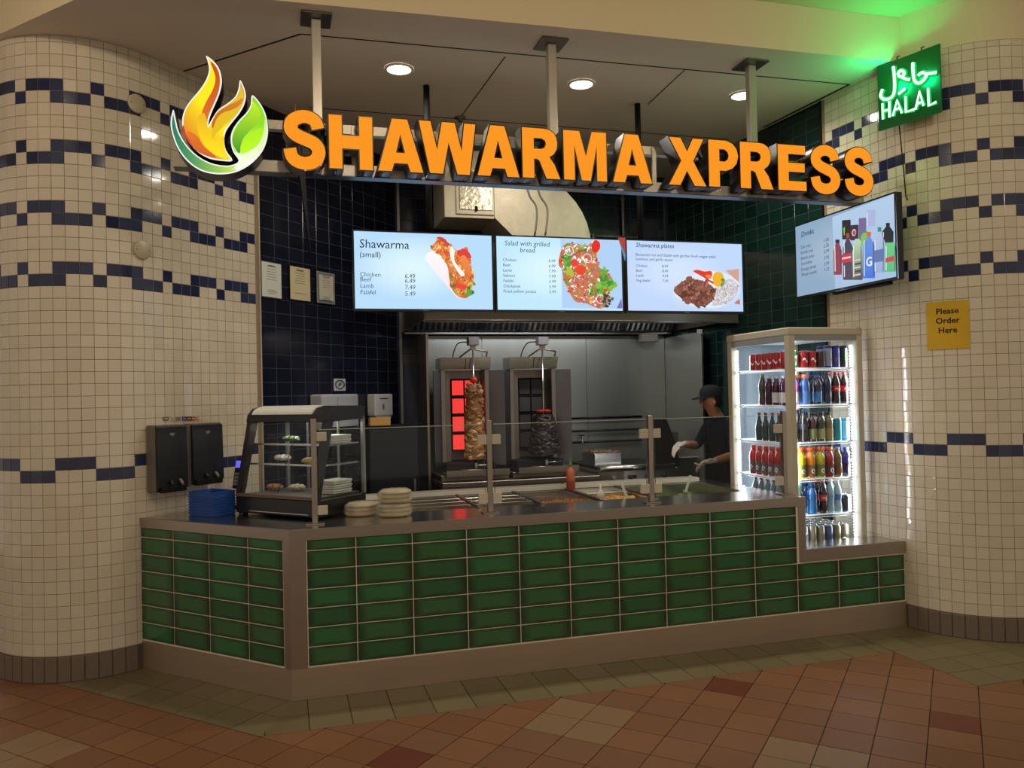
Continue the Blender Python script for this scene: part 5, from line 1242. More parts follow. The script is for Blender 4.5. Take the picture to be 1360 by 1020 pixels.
for k in range(4):
    drink(*(('soda',) if k == 3 else ('juice',)), ['dark purple bottle nearest the front post, side of second shelf', 'second dark purple bottle by the side glass, second shelf', 'third dark purple bottle by the side glass, second shelf', 'brown bottle with a lime green cap, side of second shelf'][k], .074, .17+.085*k, SHZ[1]+.0025, (70, 22, 50) if k < 3 else (96, 70, 60), (190, 180, 190) if k < 3 else (90, 200, 50), (220, 214, 222) if k < 2 else (60, 30, 50) if k == 2 else (60, 80, 60), grp='drinks on the second fridge shelf')
# third shelf
for x, sp_, wd_ in ((1052, ('juice', (176, 160, 60), (60, 90, 160), (196, 170, 50), None, 'yellow-green juice bottle'), 'nearest the front post'), (1069, ('soda', (30, 26, 30), (30, 34, 80), (46, 46, 56), None, 'black soda bottle'), 'left of the green label'),
                    (1080, ('juice', (70, 40, 40), (26, 26, 30), (120, 130, 90), None, 'dark juice bottle with sage label'), 'left one of three'), (1091, ('juice', (60, 56, 44), (30, 30, 34), (150, 160, 110), None, 'dark juice bottle with pale green label'), 'middle one of three'), (1101.5, ('juice', (120, 110, 70), (40, 34, 30), (170, 150, 90), None, 'tan juice bottle'), 'right one of three'),
                    (1113, ('tall_can', (40, 140, 176), None, (70, 160, 186), None, 'teal tall can'), 'left one of the pair'), (1124.5, ('tall_can', (60, 150, 190), None, (150, 196, 214), None, 'pale blue tall can'), 'right one of the pair')):
    lane(2, x, sp_, 1 if x < 1060 else 2, word=wd_)
for k in range(5): drink('glass', 'dark glass bottle by the side glass, third shelf, %s from front' % ['first', 'second', 'third', 'fourth', 'fifth'][k], .072, .15+.082*k, SHZ[2]+.0025, (60, 62, 64), (150, 80, 50), (50, 70, 70), grp='drinks on the third fridge shelf')
# fourth shelf
SPT = [(1048.5, (206, 36, 40), 'red'), (1063, (206, 196, 30), 'yellow'), (1076, (220, 130, 24), 'orange'), (1089, (178, 180, 34), 'lime yellow'), (1101, (160, 34, 34), 'dark red')]
for x, c, nm in SPT: lane(3, x, ('sport', c, (232, 96, 44), (max(0, c[0]-60)//2+60, max(0, c[1]-30)//2+50, 60) if nm != 'red' else (200, 196, 200), GM, nm+' sport drink with orange cap'), 1 if nm == 'red' else 2, .078, word='front row')
lane(3, 1112, ('juice', (120, 104, 56), (180, 170, 140), (110, 90, 50), ((((-.4, .07), (.4, .07), (.4, .03), (-.4, .03)), (200, 50, 40)),), 'olive juice bottle with red mark'), 2, word='beside the purple bottle')
lane(3, 1124, ('round', (34, 26, 70), (50, 70, 200), (60, 60, 190), ((((-.4, .13), (.1, .13), (.1, .11), (-.4, .11)), (190, 200, 70)),), 'purple bottle with blue cap'), 2, .078, word='rightmost in the row')
for k in range(6): drink('sport', 'red sport drink by the side glass, fourth shelf, %s from front' % ['first', 'second', 'third', 'fourth', 'fifth', 'sixth'][k], .074, .165+.079*k, SHZ[3]+.0025, (206, 36, 40) if k > 4 else (186, 34, 38), (232, 84, 44), (110, 90, 100), grp='drinks on the fourth fridge shelf', mark=GM, rz=-1.3)
# fifth shelf
for x, sp_, wd_ in ((1059, ('juice', (60, 70, 70), (40, 150, 90), (90, 100, 90), None, 'dark bottle with green cap'), 'behind the counter corner'), (1077, ('sport', (30, 90, 150), (20, 60, 120), (40, 100, 160), None, 'blue bottle'), 'beside the counter step'),
                    (1091.5, ('soda', (40, 20, 20), (200, 40, 50), (206, 60, 66), RIBS, 'cola bottle with red label'), 'beside the water'), (1101, ('soda', (150, 180, 200), (200, 214, 226), (120, 160, 196), None, 'water bottle'), 'left one of two'), (1111, ('soda', (168, 194, 210), (216, 226, 232), (90, 140, 196), None, 'water bottle with blue label'), 'right one of two'),
                    (1120.5, ('can', (60, 66, 70), None, None, ((((-.9, .11), (.9, .11), (.9, .095), (-.9, .095)), (200, 200, 60)),), 'dark can with yellow band'), 'left of the silver cans'), (1129.5, ('can', (176, 182, 186), None, None, None, 'silver can'), 'rightmost in the row')):
    lane(4, x, sp_, 1 if x < 1065 else 2, word=wd_)
for k in range(6): drink('soda', 'clear red-capped bottle by the side glass, lowest wire shelf, %s from front' % ['first', 'second', 'third', 'fourth', 'fifth', 'sixth'][k], .072, .16+.076*k, SHZ[4]+.0025, (110, 128, 140), (196, 60, 70), (150, 70, 84), grp='drinks on the fifth fridge shelf')
# cans on the deck, in plastic-wrapped packs
CC = [(176, 186, 200), (126, 116, 96), (120, 112, 92), (70, 80, 110), (116, 110, 84), (110, 100, 80)]
for i in range(6):
    for j in range(5):
        s = .165+.0665*i; t = .115+.068*j
        drink('can', '%s can in the wrapped packs on the fridge deck, row %s' % (['pale silver', 'olive', 'brown-green', 'dark blue', 'moss', 'khaki'][i], ['at the front', 'second back', 'third back', 'fourth back', 'at the rear'][j]), s, t, .5225, CC[i], None, None, grp='cans on the fridge deck', mark=WAVE if i == 0 else None)
if 'bagm2' not in MATS: MATS['bagm2'] = glass('shrink_wrap', (.95, .96, .97), 1.35, .12, 1.4)
t_ = thing('crumpled_wrap', 'crumpled clear plastic wrap at the right end of the fridge deck', 'wrap', W(FS+.50, FT+.12, .5225), A16)
g = G()
for j in range(5): g.blob(((j % 2)*.015-.02, j*.03-.03, .018), .018, 0, j, amp=.35)
g.v = [(a, b, max(0, c)) for a, b, c in g.v]; obj('film', g, WHITEP, t_)

# ------------------------------------------------------------------ kitchen: hood, lining, duct
TBf = TB-.004
hd = thing('extractor_hood', 'long stainless steel extractor hood above the grills with slanted baffle filters', 'hood', W(0, 0), A16)
hs0, hs1, ht0 = 1.03, 3.775, 1.66
obj('front_panel', bx(hs0, hs1, ht0, ht0+.012, 2.195, 2.80), STEEL, hd)
g = G(); g.box(hs0, hs1, ht0-.012, ht0+.02, 2.178, 2.197); obj('front_lip', g, STEELB, hd, bevel=.003)
obj('top_panel', bx(hs0, hs1-.08, ht0, TBf-.004, 2.80, 2.81), STEELD, hd); obj('end_panel', bx(hs0, hs0+.012, ht0, TBf-.004, 2.195, 2.80), STEEL, hd); obj('end_panel', bx(hs1-.10, hs1-.09, ht0+.05, TBf-.004, 2.195, 2.80), STEEL, hd)
obj('rear_rail', bx(hs0, hs1-.10, TBf-.16, TBf-.13, 2.165, 2.185), STEELB, hd, bevel=.004)
nf = 5; fw = (hs1-.12-hs0-.02)/nf
for k in range(nf):
    a = hs0+.02+k*fw; g = G()
    ya, za, yb, zb_ = TBf-.17, 2.19, TBf-.55, 2.62
    dv = Vector((0, yb-ya, zb_-za)).normalized(); nv = Vector((0, -dv.z, dv.y))
    def slab(x0, x1, y0, y1, off, th_, gg):
        P = []
        for o_ in (off, off+th_):
            for u_ in (y0, y1):
                for x in (x0, x1): b_ = Vector((0, ya, za))+dv*u_+nv*o_; P.append((x, b_.y, b_.z))
        gg.poly(P, [(0, 2, 3, 1), (4, 5, 7, 6), (0, 1, 5, 4), (2, 6, 7, 3), (0, 4, 6, 2), (1, 3, 7, 5)])
    g = G(); Ls = math.hypot(yb-ya, zb_-za)
    slab(a+.005, a+fw-.005, 0, .006, -.024, .03, g); slab(a+.005, a+fw-.005, Ls-.03, Ls, -.01, .03, g); slab(a+.005, a+.03, .03, Ls-.03, -.01, .03, g); slab(a+fw-.03, a+fw-.005, .03, Ls-.03, -.01, .03, g)
    slab(a+.03, a+fw-.03, .006, Ls-.03, -.024, .004, g)
    ff = obj('baffle_filter', g, mat('filter_recess', (60, 60, 64), .5, .6), hd); nb = 9
    for j in range(nb):
        x = a+.045+(fw-.09)*j/(nb-1); g = G(); slab(x-.013, x+.013, .007, Ls-.03, -.008+.006*(j % 2), .004, g); obj('baffle', g, STEELB, ff)
obj('grease_box', bx(3.33, 3.50, TBf-.20, TBf-.12, 2.09, 2.165), GREYP, hd, bevel=.004)
lbx = obj('label', bx(3.60, 3.65, ht0+.4, ht0+.404, 2.12, 2.16), WHITEP, hd)

ln = thing('wall_lining', 'polished stainless steel sheet lining behind the grills', 'steel panel', W(0, 0), A16)
ps = [1.19, q(640, 500, TBf)[0], q(778, 500, TBf)[0], 3.655]
for a, b in zip(ps, ps[1:]): obj('panel', bx(a+.002, b-.002, TBf-.022, TBf-.006, .60, 2.16), mat('lining_steel', (172, 174, 168), .30, .75, var=.08, nscale=3, stretch=(4, 1, .6)), ln)
obj('side_panel', bx(3.657, 3.669, 2.10, TBf-.006, .60, 2.14), MATS['lining_steel'], ln); obj('side_panel', bx(1.165, 1.185, 2.35, TBf-.006, .60, 2.15), STEEL, ln)
obj('edge_trim', bx(3.655, 3.672, 2.088, 2.10, .60, 2.14), STEELB, ln)

dc_ = thing('exhaust_duct', 'curved galvanised exhaust duct bending down to the hood', 'duct', W(0, 0), A16)
dt0, dt1 = 1.80, 2.30
def dq(x, y): return q(x, y, dt0)
P = [dq(680, 313), dq(660, 288), dq(655, 280)]
c0 = dq(686, 330); r0 = dq(785, 320)[0]-c0[0]
zb = 2.812
elbow = [(dq(681, 313)[0]+.0, zb), (dq(681, 313)[0], dq(681, 313)[1]), dq(657, 289), (dq(657, 289)[0], dq(657, 289)[1]+.62)]
cxx, czz = dq(680, 320)[0], dq(680, 320)[1]-.02; R_ = dq(785, 313)[0]-cxx
for k in range(11): a = PI/2-PI/2*k/10; elbow.append((cxx+R_*math.cos(a), czz+R_*.90*math.sin(a)))
elbow.append((cxx+R_, zb))
g = G(); g.prism(elbow, dt0, dt1, ax='y'); obj('elbow', g, GALV, dc_, bevel=.004)
for x_ in (708, 722):
    pts = [dq(x_-8, 250), dq(x_-4, 262), dq(x_+4, 274), dq(x_+5, 290), dq(x_+2, 313)]
    g = G(); g.tube([(s, dt0-.003, z) for s, z in smooth(pts, 3)], .008, 6); g.v = [(x, dt0-.001+(y-dt0+.001)*.5, z) for x, y, z in g.v]; obj('seam_fold', g, STEELD, dc_)
b0 = dq(594, 288); b1 = dq(657, 240)
obj('straight_run', bx(b0[0]-.02, b1[0]-.004, dt0+.01, dt1-.02, b0[1], b0[1]+.55), GALV, dc_, bevel=.004)
a0 = dq(606, 284); a1_ = dq(656, 243)
hp_ = obj('access_frame', bx(a0[0], b1[0]-.01, dt0-.006, dt0+.009, a0[1], b0[1]+.50), GALV, dc_, bevel=.003)
obj('access_panel', bx(a0[0]+.025, b1[0]-.025, dt0-.014, dt0-.007, a0[1]+.035, b0[1]+.40), mat('shiny_galvanised', (220, 214, 196), .22, 1., var=.2, nscale=25, bump=.3), hp_, bevel=.003)
for e in ((a0[0]+.04, a0[1]+.25), (b1[0]-.045, a0[1]+.25), ((a0[0]+b1[0])/2, a0[1]+.045)): obj('latch', bx(e[0]-.01, e[0]+.01, dt0-.022, dt0-.014, e[1]-.02, e[1]+.02), BLACKM, hp_)
obj('hood_collar', bx(elbow[1][0]-.02, cxx+R_+.02, dt0-.02, dt1+.02, 2.811, 2.835), GALV, dc_)
for k, (x, lab) in enumerate([(827, 'pale vertical conduit right of the exhaust duct, on the back wall'), (899, 'thin pale conduit on the back wall below the letter X')]):
    s_, _ = q(x, 280, TBf-.03); t_ = thing('conduit', lab, 'pipe', W(s_, TBf-.03), A16, 'conduits on the back wall')
    g = G(); g.tube([(0, 0, 2.83), (0, 0, ZS-.003)], .013 if k == 0 else .010, 10); obj('pipe', g, mat('grey_conduit', (140, 140, 138), .4, .5), t_)
    for z in (3.0, 3.5): obj('clip', bx(-.02, .02, .0, .026, z, z+.02), STEELD, t_)
s_, z_ = q(790, 315, TBf-.08); s2, _ = q(850, 316, TBf-.08)
t_ = thing('gas_pipe', 'short horizontal pipe with a valve wheel above the plates menu screen', 'pipe', W(0, 0), A16); g = G(); g.tube([(s_, TBf-.04, z_+.02), (s2, TBf-.04, z_+.02)], .013, 10); obj('pipe', g, MATS['grey_conduit'], t_)
g = G(); g.lathe([(.028, 0), (.028, .02), (.018, .026)], 14, M=Matrix.Translation((s2, TBf-.05, z_+.02)) @ Matrix.Rotation(PI/2, 4, 'X')); obj('valve', g, GREYP, t_); obj('wall_bracket', bx(s_-.01, s_+.01, TBf-.045, TBf-.001, z_+.0, z_+.04), STEELD, t_)

# ------------------------------------------------------------------ grill line
tb = thing('grill_table', 'long stainless steel table carrying the two vertical grills', 'table', W(0, 0), A16)
obj('table_top', bx(1.20, 2.56, 1.92, TBf-.03, .862, .90), STEEL, tb, bevel=.003); obj('apron', bx(1.20, 2.56, 1.925, 1.94, .80, .861), STEEL, tb)
for s in (1.24, 2.50):
    for t in (1.97, TBf-.08): obj('leg', bx(s, s+.035, t, t+.035, 0, .861), STEEL, tb)
obj('under_shelf', bx(1.23, 2.54, 1.96, TBf-.05, .20, .215), STEELD, tb)
M = Matrix.Rotation(PI/2, 4, 'X')
g = G(); g.lathe([(.016, 0), (.016, .003), (.010, .003)], 14, M=Matrix.Translation((1.255, 1.925, .832)) @ M, caps=False); obj('maker_ring', g, BLACKM, tb)
obj('maker_mark', bx(1.285, 1.34, 1.9235, 1.925, .826, .838), BLACKM, tb)
HOT = emis('glowing_burner', (255, 66, 60), 1.0, .12, 14); MESHM = mat('burner_mesh', (84, 80, 78), .6, .5, var=.3, nscale=60)
def broiler(s0, on, lab):
    b = thing('vertical_grill', lab, 'vertical grill', W(s0, 2.02, .9005), A16, 'vertical grills behind the counter')
    # local x across, y into the kitchen, z up from the table
    obj('drip_base', bx(-.06, .52, .02, .56, .0, .05), STEELD, b, bevel=.004); obj('front_tray', bx(-.03, .50, -.06, .20, .052, .075), STEELB, b, bevel=.003)
    obj('tray_lip', bx(-.03, .50, -.075, -.062, .045, .095), STEEL, b); obj('base_box', bx(.0, .42, .10, .50, .076, .14), BLACKM, b, bevel=.004)
    g = G(); g.lathe([(.085, .0765), (.10, .082), (.10, .088)], 24, c=(.22, .13)); obj('turntable', g, STEEL, b)
    obj('back_shell', bx(.0, .42, .44, .56, .14, .93), STEELD, b, bevel=.004)
    for x in (.0, .385): obj('frame_bar', bx(x, x+.04, .26, .44, .12, .93), mat('grill_frame', (150, 144, 140), .35, 1.), b, bevel=.003)
    obj('side_wall', bx(.045, .085, .30, .436, .14, .90), STEELD, b)
    for x, sg_ in ((-.002, -1), (.428, 1)):       # folded wings
        g = G(); w_ = .075 if sg_ < 0 else .135; Mx = Matrix.Translation((x, .27, 0)) @ Matrix.Rotation(-.45*sg_, 4, 'Z'); g.box(min(0, sg_*w_), max(0, sg_*w_), -.004, .004, .10, .92, M=Mx); obj('wing_door', g, mat('grill_steel', (120, 116, 118), .38, 1., var=.1, nscale=4, stretch=(1, 1, 4)), b)
    g = G(); g.prism([(.24, .93), (.44, .935), (.44, 1.03), (.20, 1.03)], -.01, .205, ax='x'); g.prism([(.24, .93), (.44, .935), (.44, 1.03), (.20, 1.03)], .212, .43, ax='x'); obj('reflector', g, STEELB, b, bevel=.002)
    for r_ in range(4):
        z = .235+r_*.158
        for c_ in range(2):
            x = .125+c_*.115; fo = obj('burner_frame', bx(x-.006, x+.112, .405, .438, z-.012, z+.142), BLACKM, b)
            obj('burner', bx(x, x+.100, .398, .404, z, z+.128), HOT if on else MESHM, fo, label='glowing red burner' if on else None)
    # spit, motor and arm
    mx_ = .265 if on else .275; sy = .17
    g = G(); g.tube([(mx_, sy, .089), (mx_, sy, 1.11)], .007, 8); spt = obj('spit', g, STEELB, b)
    obj('motor_box', bx(mx_-.045, mx_+.045, sy-.045, sy+.045, 1.13, 1.20), GREYP, b, bevel=.004); obj('motor_neck', bx(mx_-.02, mx_+.02, sy-.02, sy+.02, 1.09, 1.129), STEEL, b)
    g = G(); g.tube([(mx_-.09, .30, 1.035), (mx_-.02, sy, 1.10), (mx_+.05, sy, 1.09), (mx_+.13, sy+.02, 1.075), (mx_+.125, sy+.04, 1.035)], .008, 8); obj('support_arm', g, STEEL, b)
    g = G(); g.tube(smooth([(mx_-.045, sy+.02, 1.16), (mx_-.11, sy+.06, 1.155), (mx_-.13, .32, 1.10), (mx_-.13, .40, 1.035)], 4), .005, 6); obj('power_cord', g, BLACKM, b)
    g = G(); g.tube([(mx_-.02, sy-.10, .12), (mx_+.12, sy-.10, .12)], .006, 6); g.box(mx_-.03, mx_-.01, sy-.12, sy-.08, .10, .14); obj('latch', g, STEELB, b)
    return b, mx_, sy
def meat(s0, mx_, sy, z0, z1, r0, r1, cols, lab, seed, wob=.012):
    t_ = thing('meat_stack', lab, 'meat', W(s0+mx_*1.0, 2.02+sy, .9005), A16)
    # W() above already places the foot of the spit
    g = G(); rr = random.Random(seed); n = 20; K = 16
    def rad(u_): return (r0+(r1-r0)*u_)*(1-.25*max(0, u_-.85)/.15)
    pf = [(.009, z0)] + [(rad(i/K)*.9*(1+rr.uniform(-.04, .04)), z0+(z1-z0)*i/K) for i in range(K+1)] + [(.009, z1+.004)]
    g.lathe(pf, n, mi=1, caps=False)
    for j in range(260):
        u_ = rr.random(); a = rr.uniform(0, 2*PI); r_ = rad(u_)*.93; z = z0+(z1-z0)*u_
        Rm = Matrix.Rotation(a, 3, 'Z') @ Matrix.Rotation(rr.uniform(-.5, .5), 3, 'X')
        g.blob((r_*math.cos(a), r_*math.sin(a), z), rr.uniform(.018, .034), rr.choice((0, 1)), seed*999+j, sq=(.45, 1.15, .6), rot=Rm, amp=.45)
    o = obj('meat', g, [mat(lab[:7]+'_a', cols[0], .45, var=.4, nscale=30, bump=.4), mat(lab[:7]+'_b', cols[1], .45, var=.4, nscale=30, bump=.4)], t_)
    return t_
b1_, mx_, sy = broiler(1.275, True, 'left vertical grill with four rows of glowing red burners')
mt = meat(1.275, mx_, sy, .165, .80, .092, .070, ((204, 160, 106), (164, 114, 68)), 'golden chicken stacked on the spit of the lit grill', 3)
tm = thing('tomato', 'whole red tomato on top of the chicken stack', 'tomato', W(1.275+mx_, 2.02+sy, .9005+.808), A16)
g = G(); g.lathe([(.008, 0), (.025, .006), (.034, .022), (.033, .036), (.022, .052), (.009, .057)], 18, caps=False); obj('fruit', g, mat('tomato_red', (214, 62, 40), .3, var=.15), tm)
b2_, mx2, sy2 = broiler(1.885, False, 'right vertical grill with its burners off')
mt2 = meat(1.885, mx2, sy2, .185, .53, .150, .085, ((58, 40, 38), (42, 30, 30)), 'dark browned beef stacked on the spit of the unlit grill', 8)
for j in range(5):
    a = 2*PI*j/5; tq = thing('tomato_half', 'red tomato half on the dark beef, %s of the ring' % ['right side', 'rear right', 'rear left', 'front left', 'front right'][j], 'tomato', W(1.885+mx2+.042*math.cos(a), 2.02+sy2+.042*math.sin(a), .9005+.540), A16, 'tomato ring on the beef')
    g = G(); g.lathe([(.004, 0), (.022, .004), (.028, .018), (.026, .024), (.002, .028)], 12, caps=False); obj('fruit', g, MATS['tomato_red'], tq)

gr_ = thing('griddle', 'stainless steel flat-top griddle with rounded front rail', 'griddle', W(0, 0), A16)
obj('body', bx(2.59, 3.34, 2.00, TBf-.04, .12, .93), STEEL, gr_, bevel=.004)
for s in (2.62, 3.28):
    for t in (2.03, TBf-.10): obj('leg', bx(s, s+.03, t, t+.03, 0, .12), STEELD, gr_)
g = G(); g.tube([(2.59, 1.995, .945), (3.30, 1.995, .945)], .028, 14); obj('front_rail', g, STEELB, gr_)
obj('cooking_plate', bx(2.60, 3.33, 2.03, TBf-.06, .93, .955), mat('seasoned_plate', (44, 40, 38), .45, .7, var=.3), gr_)
obj('side_splash', (lambda g: (g.prism([(3.13, .93), (3.37, .93), (3.345, 1.12), (3.25, 1.36), (3.13, 1.36)], 2.02, 2.035, ax='y'), g)[1])(G()), BLKMET, gr_)
for k in range(4): g = G(); g.lathe([(.022, 0), (.022, .02), (.014, .028)], 14, M=Matrix.Translation((2.72+.16*k, 2.00, .865)) @ M); obj('knob', g, BLACK if k else GREYP, gr_)
obj('marking', bx(2.90, 2.94, 1.9985, 2.0, .85, .88), BLACKM, gr_)
pn2 = thing('food_pan', 'deep steel pan of browned food on the griddle, right of the unlit grill', 'food pan', W(2.52, 2.12, .956), A16)
g = G(); pan(g, .08, .33, .0, .30, .0, .115, .015); obj('pan', g, STEELB, pn2); g = G(); rr = random.Random(4)
for j in range(140): g.blob((rr.uniform(.10, .31), rr.uniform(.02, .28), .10+rr.uniform(0, .025)), .018, 0, j, sq=(1.3, .8, .5), rot=Matrix.Rotation(rr.uniform(0, 3), 3, 'Z'))
g.box(.084, .326, .004, .296, .005, .10); o = obj('food', g, mat('browned_food', (120, 82, 52), .5, var=.5, nscale=30), pn2); o['kind'] = 'stuff'
for k, y in enumerate((556, 573, 588)):
    a, z = q(757, y, TBf-.05); b_, _ = q(852, y, TBf-.05); t_ = thing('wall_rail', ['uppermost', 'middle', 'lowest'][k]+' of three dark rails on the steel lining above the griddle', 'rail', W(0, 0), A16, 'rails above the griddle')
    g = G(); g.tube([(a, TBf-.06, z), (b_, TBf-.06, z)], .011, 8); obj('pipe', g, BLKMET, t_)
    for s in (a+.03, b_-.03): obj('bracket', bx(s-.01, s+.01, TBf-.055, TBf-.023, z-.012, z+.012), STEELD, t_)
s_, z_ = q(773, 582, TBf-.10); t_ = thing('tap', 'small steel tap above the food pan', 'tap', W(s_, TBf-.10, z_), A16); g = G(); g.tube(smooth([(0, .075, 0), (0, .02, .0), (0, -.01, -.02), (0, -.012, -.06)], 3), .010, 8); obj('spout', g, STEELB, t_); g = G(); g.box(-.03, .03, .005, .02, .022, .032); g.tube([(0, .012, 0), (0, .012, .024)], .006, 6); obj('handle', g, BLKMET, t_)
fb = thing('fryer', 'small stainless steel fryer right of the griddle', 'fryer', W(3.385, 2.16, 0), A16)
obj('body', bx(0, .24, 0, .40, .08, .98), STEEL, fb, bevel=.004); obj('basket_housing', bx(.02, .17, .22, .36, .981, 1.22), STEELD, fb, bevel=.004); obj('rim', bx(-.004, .244, -.01, .21, .981, 1.0), STEELB, fb, bevel=.003)
obj('plinth', bx(.02, .22, .03, .38, 0, .08), BLACKM, fb)
cbk = thing('black_cabinet', 'tall black cabinet against the navy wall below the soap dispenser', 'cabinet', W(.62, 1.95), A16)
obj('body', bx(0, .40, 0, .40, .05, 1.38), BLACKM, cbk, bevel=.005); obj('plinth', bx(.02, .38, .02, .38, 0, .05), BLKMET, cbk); dd = obj('door', bx(.01, .39, -.02, -.001, .08, 1.35), mat('navy_black_door', (26, 28, 38), .3), cbk, bevel=.003); obj('handle', bx(.35, .365, -.045, -.021, .7, .95), STEEL, dd)
bx2 = thing('carton', 'small yellow-brown carton on the black cabinet side, beside the glass case', 'box', W(.64, 1.96, 1.3805), A16)
obj('body', bx(0, .16, 0, .14, 0, .06), mat('carton_yellow', (196, 150, 80), .7), bx2, bevel=.003); obj('flap', bx(.005, .155, .005, .135, .0605, .064), mat('carton_lid', (176, 140, 90), .7), bx2)

# ------------------------------------------------------------------ the person at the counter
pe = thing('person', 'person in dark cap and dark uniform with clear gloves, working behind the counter', 'person', W(0, 0), A16)
def skin(name, chains, root, sub=2):
    """chains of (point, radius) lists; the first point of a later chain may repeat an earlier one to join it"""
    me = D.meshes.new(name); V = []; E_ = []; R = []; idx = {}
    for ch in chains:
        pr_i = None
        for p, r in ch:
            k = tuple(round(c, 4) for c in p)
            if k not in idx: idx[k] = len(V); V.append(p); R.append(r if isinstance(r, tuple) else (r, r))
            i = idx[k]
            if pr_i is not None: E_.append((pr_i, i))
            pr_i = i
    me.from_pydata(V, E_, []); o = D.objects.new(name, me); COL.objects.link(o)
    md = o.modifiers.new('s', 'SKIN'); md.use_smooth_shade = True; md.branch_smoothing = .6
    if not me.skin_vertices:
        bm = bmesh.new(); bm.from_mesh(me); bm.verts.layers.skin.verify(); bm.to_mesh(me); bm.free()
    for i, sv in enumerate(me.skin_vertices[0].data): sv.radius = R[i]; sv.use_root = (i == root)
    o.modifiers.new('d', 'SUBSURF').levels = sub; o.modifiers['d'].render_levels = sub
    bpy.context.view_layer.update(); m2 = D.meshes.new_from_object(o.evaluated_get(bpy.context.evaluated_depsgraph_get())); D.objects.remove(o)
    for p_ in m2.polygons: p_.use_smooth = True
    return m2
pel = (3.60, 1.64, .93); wai = (3.585, 1.63, 1.06); che = (3.55, 1.61, 1.22); nk0 = (3.515, 1.60, 1.36); nk1 = (3.485, 1.595, 1.41)
shL = (3.53, 1.46, 1.32); shR = (3.53, 1.76, 1.32); elL = (3.53, 1.37, 1.07); elR = (3.42, 1.79, 1.13); wrL = (3.31, 1.33, 1.035); wrR = (3.245, 1.70, 1.155)
hipL = (3.60, 1.55, .88); hipR = (3.60, 1.73, .88); knL = (3.59, 1.54, .48); knR = (3.60, 1.74, .48); anL = (3.63, 1.54, .08); anR = (3.63, 1.74, .08)
h1 = (3.455, 1.59, 1.47); h2 = (3.44, 1.588, 1.545); h3 = (3.445, 1.588, 1.59)
body = skin('body', [
    [(pel, (.115, .15)), (wai, (.10, .14)), (che, (.11, .16)), (nk0, (.07, .09)), (nk1, .052), (h1, (.072, .066)), (h2, (.086, .074)), (h3, (.070, .062))],
    [(che, (.11, .16)), (shL, .062), ((3.535, 1.41, 1.19), .048), (elL, .041), ((3.42, 1.35, 1.05), .038), (wrL, .027)],
    [(che, (.11, .16)), (shR, .062), ((3.48, 1.79, 1.22), .048), (elR, .041), ((3.34, 1.75, 1.14), .038), (wrR, .027)],
    [(pel, (.115, .15)), (hipL, .088), (knL, .058), ((3.60, 1.54, .30), .056), (anL, .038), ((3.54, 1.54, .045), .040), ((3.46, 1.54, .035), .033)],
    [(pel, (.115, .15)), (hipR, .088), (knR, .058), ((3.61, 1.74, .30), .056), (anR, .038), ((3.54, 1.74, .045), .040), ((3.46, 1.74, .035), .033)]], 0)
SKINM = mat('skin', (186, 128, 96), .5, var=.06); UNI = mat('dark_uniform', (14, 17, 30), .85, var=.15, spec=.1); SHOE = mat('black_shoe', (20, 20, 22), .5)
for m in (SKINM, UNI, SHOE): body.materials.append(m)
for p_ in body.polygons:
    c = p_.center; armL = c.y < 1.43; armR = c.y > 1.70 and c.z > 1.0 and c.x < 3.5
    if c.z < .085: k = 2
    elif c.z > 1.385: k = 0
    elif (c.x < 3.485 and (c.y < 1.40) and c.z > .95): k = 0
    elif (c.x < 3.40 and c.y > 1.66 and c.z > 1.05): k = 0
    else: k = 1
    p_.material_index = k
bo = link('body', body, pe)
# face: nose, eyes, mouth, ear
g = G(); g.blob((3.352, 1.588, 1.505), .020, 0, 1, sq=(.9, .7, 1.2), amp=.05); g.blob((3.440, 1.515, 1.50), .022, 0, 2, sq=(.7, .35, 1.1), amp=.05); obj('nose_and_ear', g, SKINM, bo)
g = G()
for y in (1.562, 1.614): g.lathe([(.002, -.007), (.008, 0), (.002, .007)], 10, M=Matrix.Translation((3.366, y, 1.53)))
obj('eyes', g, BLACKM, bo); obj('mouth', bx(3.366, 3.378, 1.568, 1.608, 1.462, 1.468), mat('lips', (150, 84, 74), .5), bo)
# cap with peak, ponytail-short hair at the nape
g = G(); g.lathe([(.094, 1.545), (.096, 1.575), (.090, 1.61), (.066, 1.64), (.03, 1.652), (.001, 1.654)], 24, c=(0, 0), caps=False, sq=.86); g.v = [(x+3.447, y+1.588, z) for x, y, z in g.v]
cpm = mat('dark_cap', (20, 22, 32), .85); cpo = obj('cap', g, cpm, pe)
g = G(); P = [(3.365+.0, 1.588-.07), (3.33, 1.588-.065), (3.29, 1.588-.04), (3.275, 1.588), (3.29, 1.588+.04), (3.33, 1.588+.065), (3.365, 1.588+.07)]; g.prism(P, 1.546, 1.553, ax='z'); g.v = [(x, y, z-(3.37-x)*.22) for x, y, z in g.v]; obj('peak', g, cpm, cpo)
g = G(); g.lathe([(.086, 1.47), (.092, 1.50), (.093, 1.548)], 20, caps=False, sq=.84); g.v = [(max(x, -.01)+3.452, y+1.588, z) for x, y, z in g.v]; obj('hair', g, mat('dark_hair', (28, 22, 20), .7), pe)
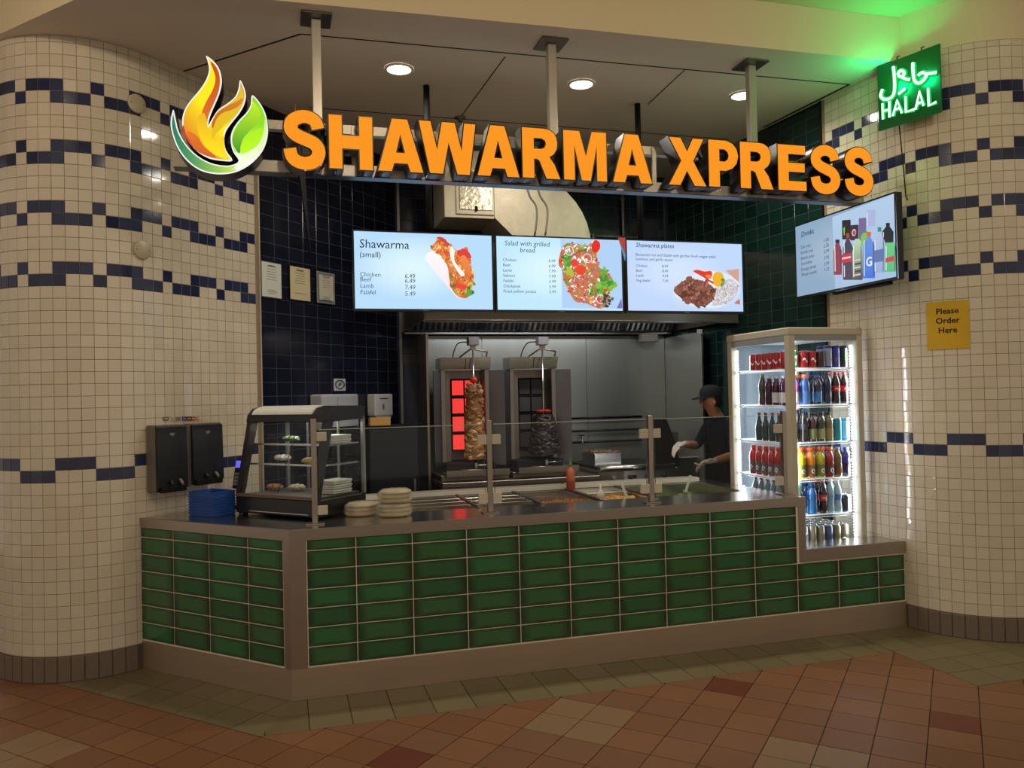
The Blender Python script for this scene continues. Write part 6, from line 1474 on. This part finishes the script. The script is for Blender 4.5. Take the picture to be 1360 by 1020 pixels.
# gloved hands: palm and five fingers each
GLV = mat('glove', (196, 184, 174), .35, var=.12, nscale=30, coat=.3)
def hand(wr, dirv, sidev, dn, mirror):
    d = Vector(dirv).normalized(); sd = Vector(sidev).normalized(); n_ = Vector(dn).normalized(); w_ = Vector(wr)
    ch = []
    base = w_; palm = w_+d*.045
    ch.append([(tuple(base-d*.03), .029), (tuple(base), (.029, .024)), (tuple(palm), (.036, .018)), (tuple(w_+d*.085), (.036, .015))])
    for k, (off, ln_) in enumerate([(-.030, .068), (-.010, .078), (.011, .072), (.030, .056)]):
        r0 = w_+d*.080+sd*off; a = r0+d*ln_*.42+n_*.012; b_ = a+d*ln_*.26+n_*.022; c = b_+d*ln_*.10+n_*.024
        ch.append([(tuple(w_+d*.060+sd*off*.8), .011), (tuple(r0), .0105), (tuple(a), .0098), (tuple(b_), .009), (tuple(c), .0075)])
    t0 = w_+d*.030-sd*.030*mirror; t1 = t0+d*.028-sd*.022*mirror+n_*.012; t2 = t1+d*.026+n_*.018-sd*.004*mirror
    ch.append([(tuple(w_+d*.02-sd*.012*mirror), .013), (tuple(t0), .013), (tuple(t1), .011), (tuple(t2), .009)])
    bm = bmesh.new()
    for c_ in ch: m_ = skin('h', [c_], 0, 1); bm.from_mesh(m_)
    me_ = D.meshes.new('gloved_hand'); bm.to_mesh(me_); bm.free(); me_.materials.append(GLV)
    for p_ in me_.polygons: p_.use_smooth = True; p_.material_index = 0
    return me_
link('gloved_hand', hand(wrL, (-1, .12, -.15), (0, .75, -.6), (-.1, .3, -1), 1), pe)
link('gloved_hand', hand(wrR, (-.9, -.25, -.25), (.1, .8, .6), (-.1, -.2, -1), -1), pe)
br2 = thing('flatbread', 'folded flatbread held in the gloved hands', 'bread', W(3.19, 1.345, .99), A16)
g = G(); g.lathe([(.001, 0), (.03, .004), (.045, .014), (.040, .020), (.001, .022)], 18, caps=False, sq=.6); g.v = [(x, y, z*1.0+abs(x)*.4) for x, y, z in g.v]; obj('bread', g, MATS['flatbread'], br2)
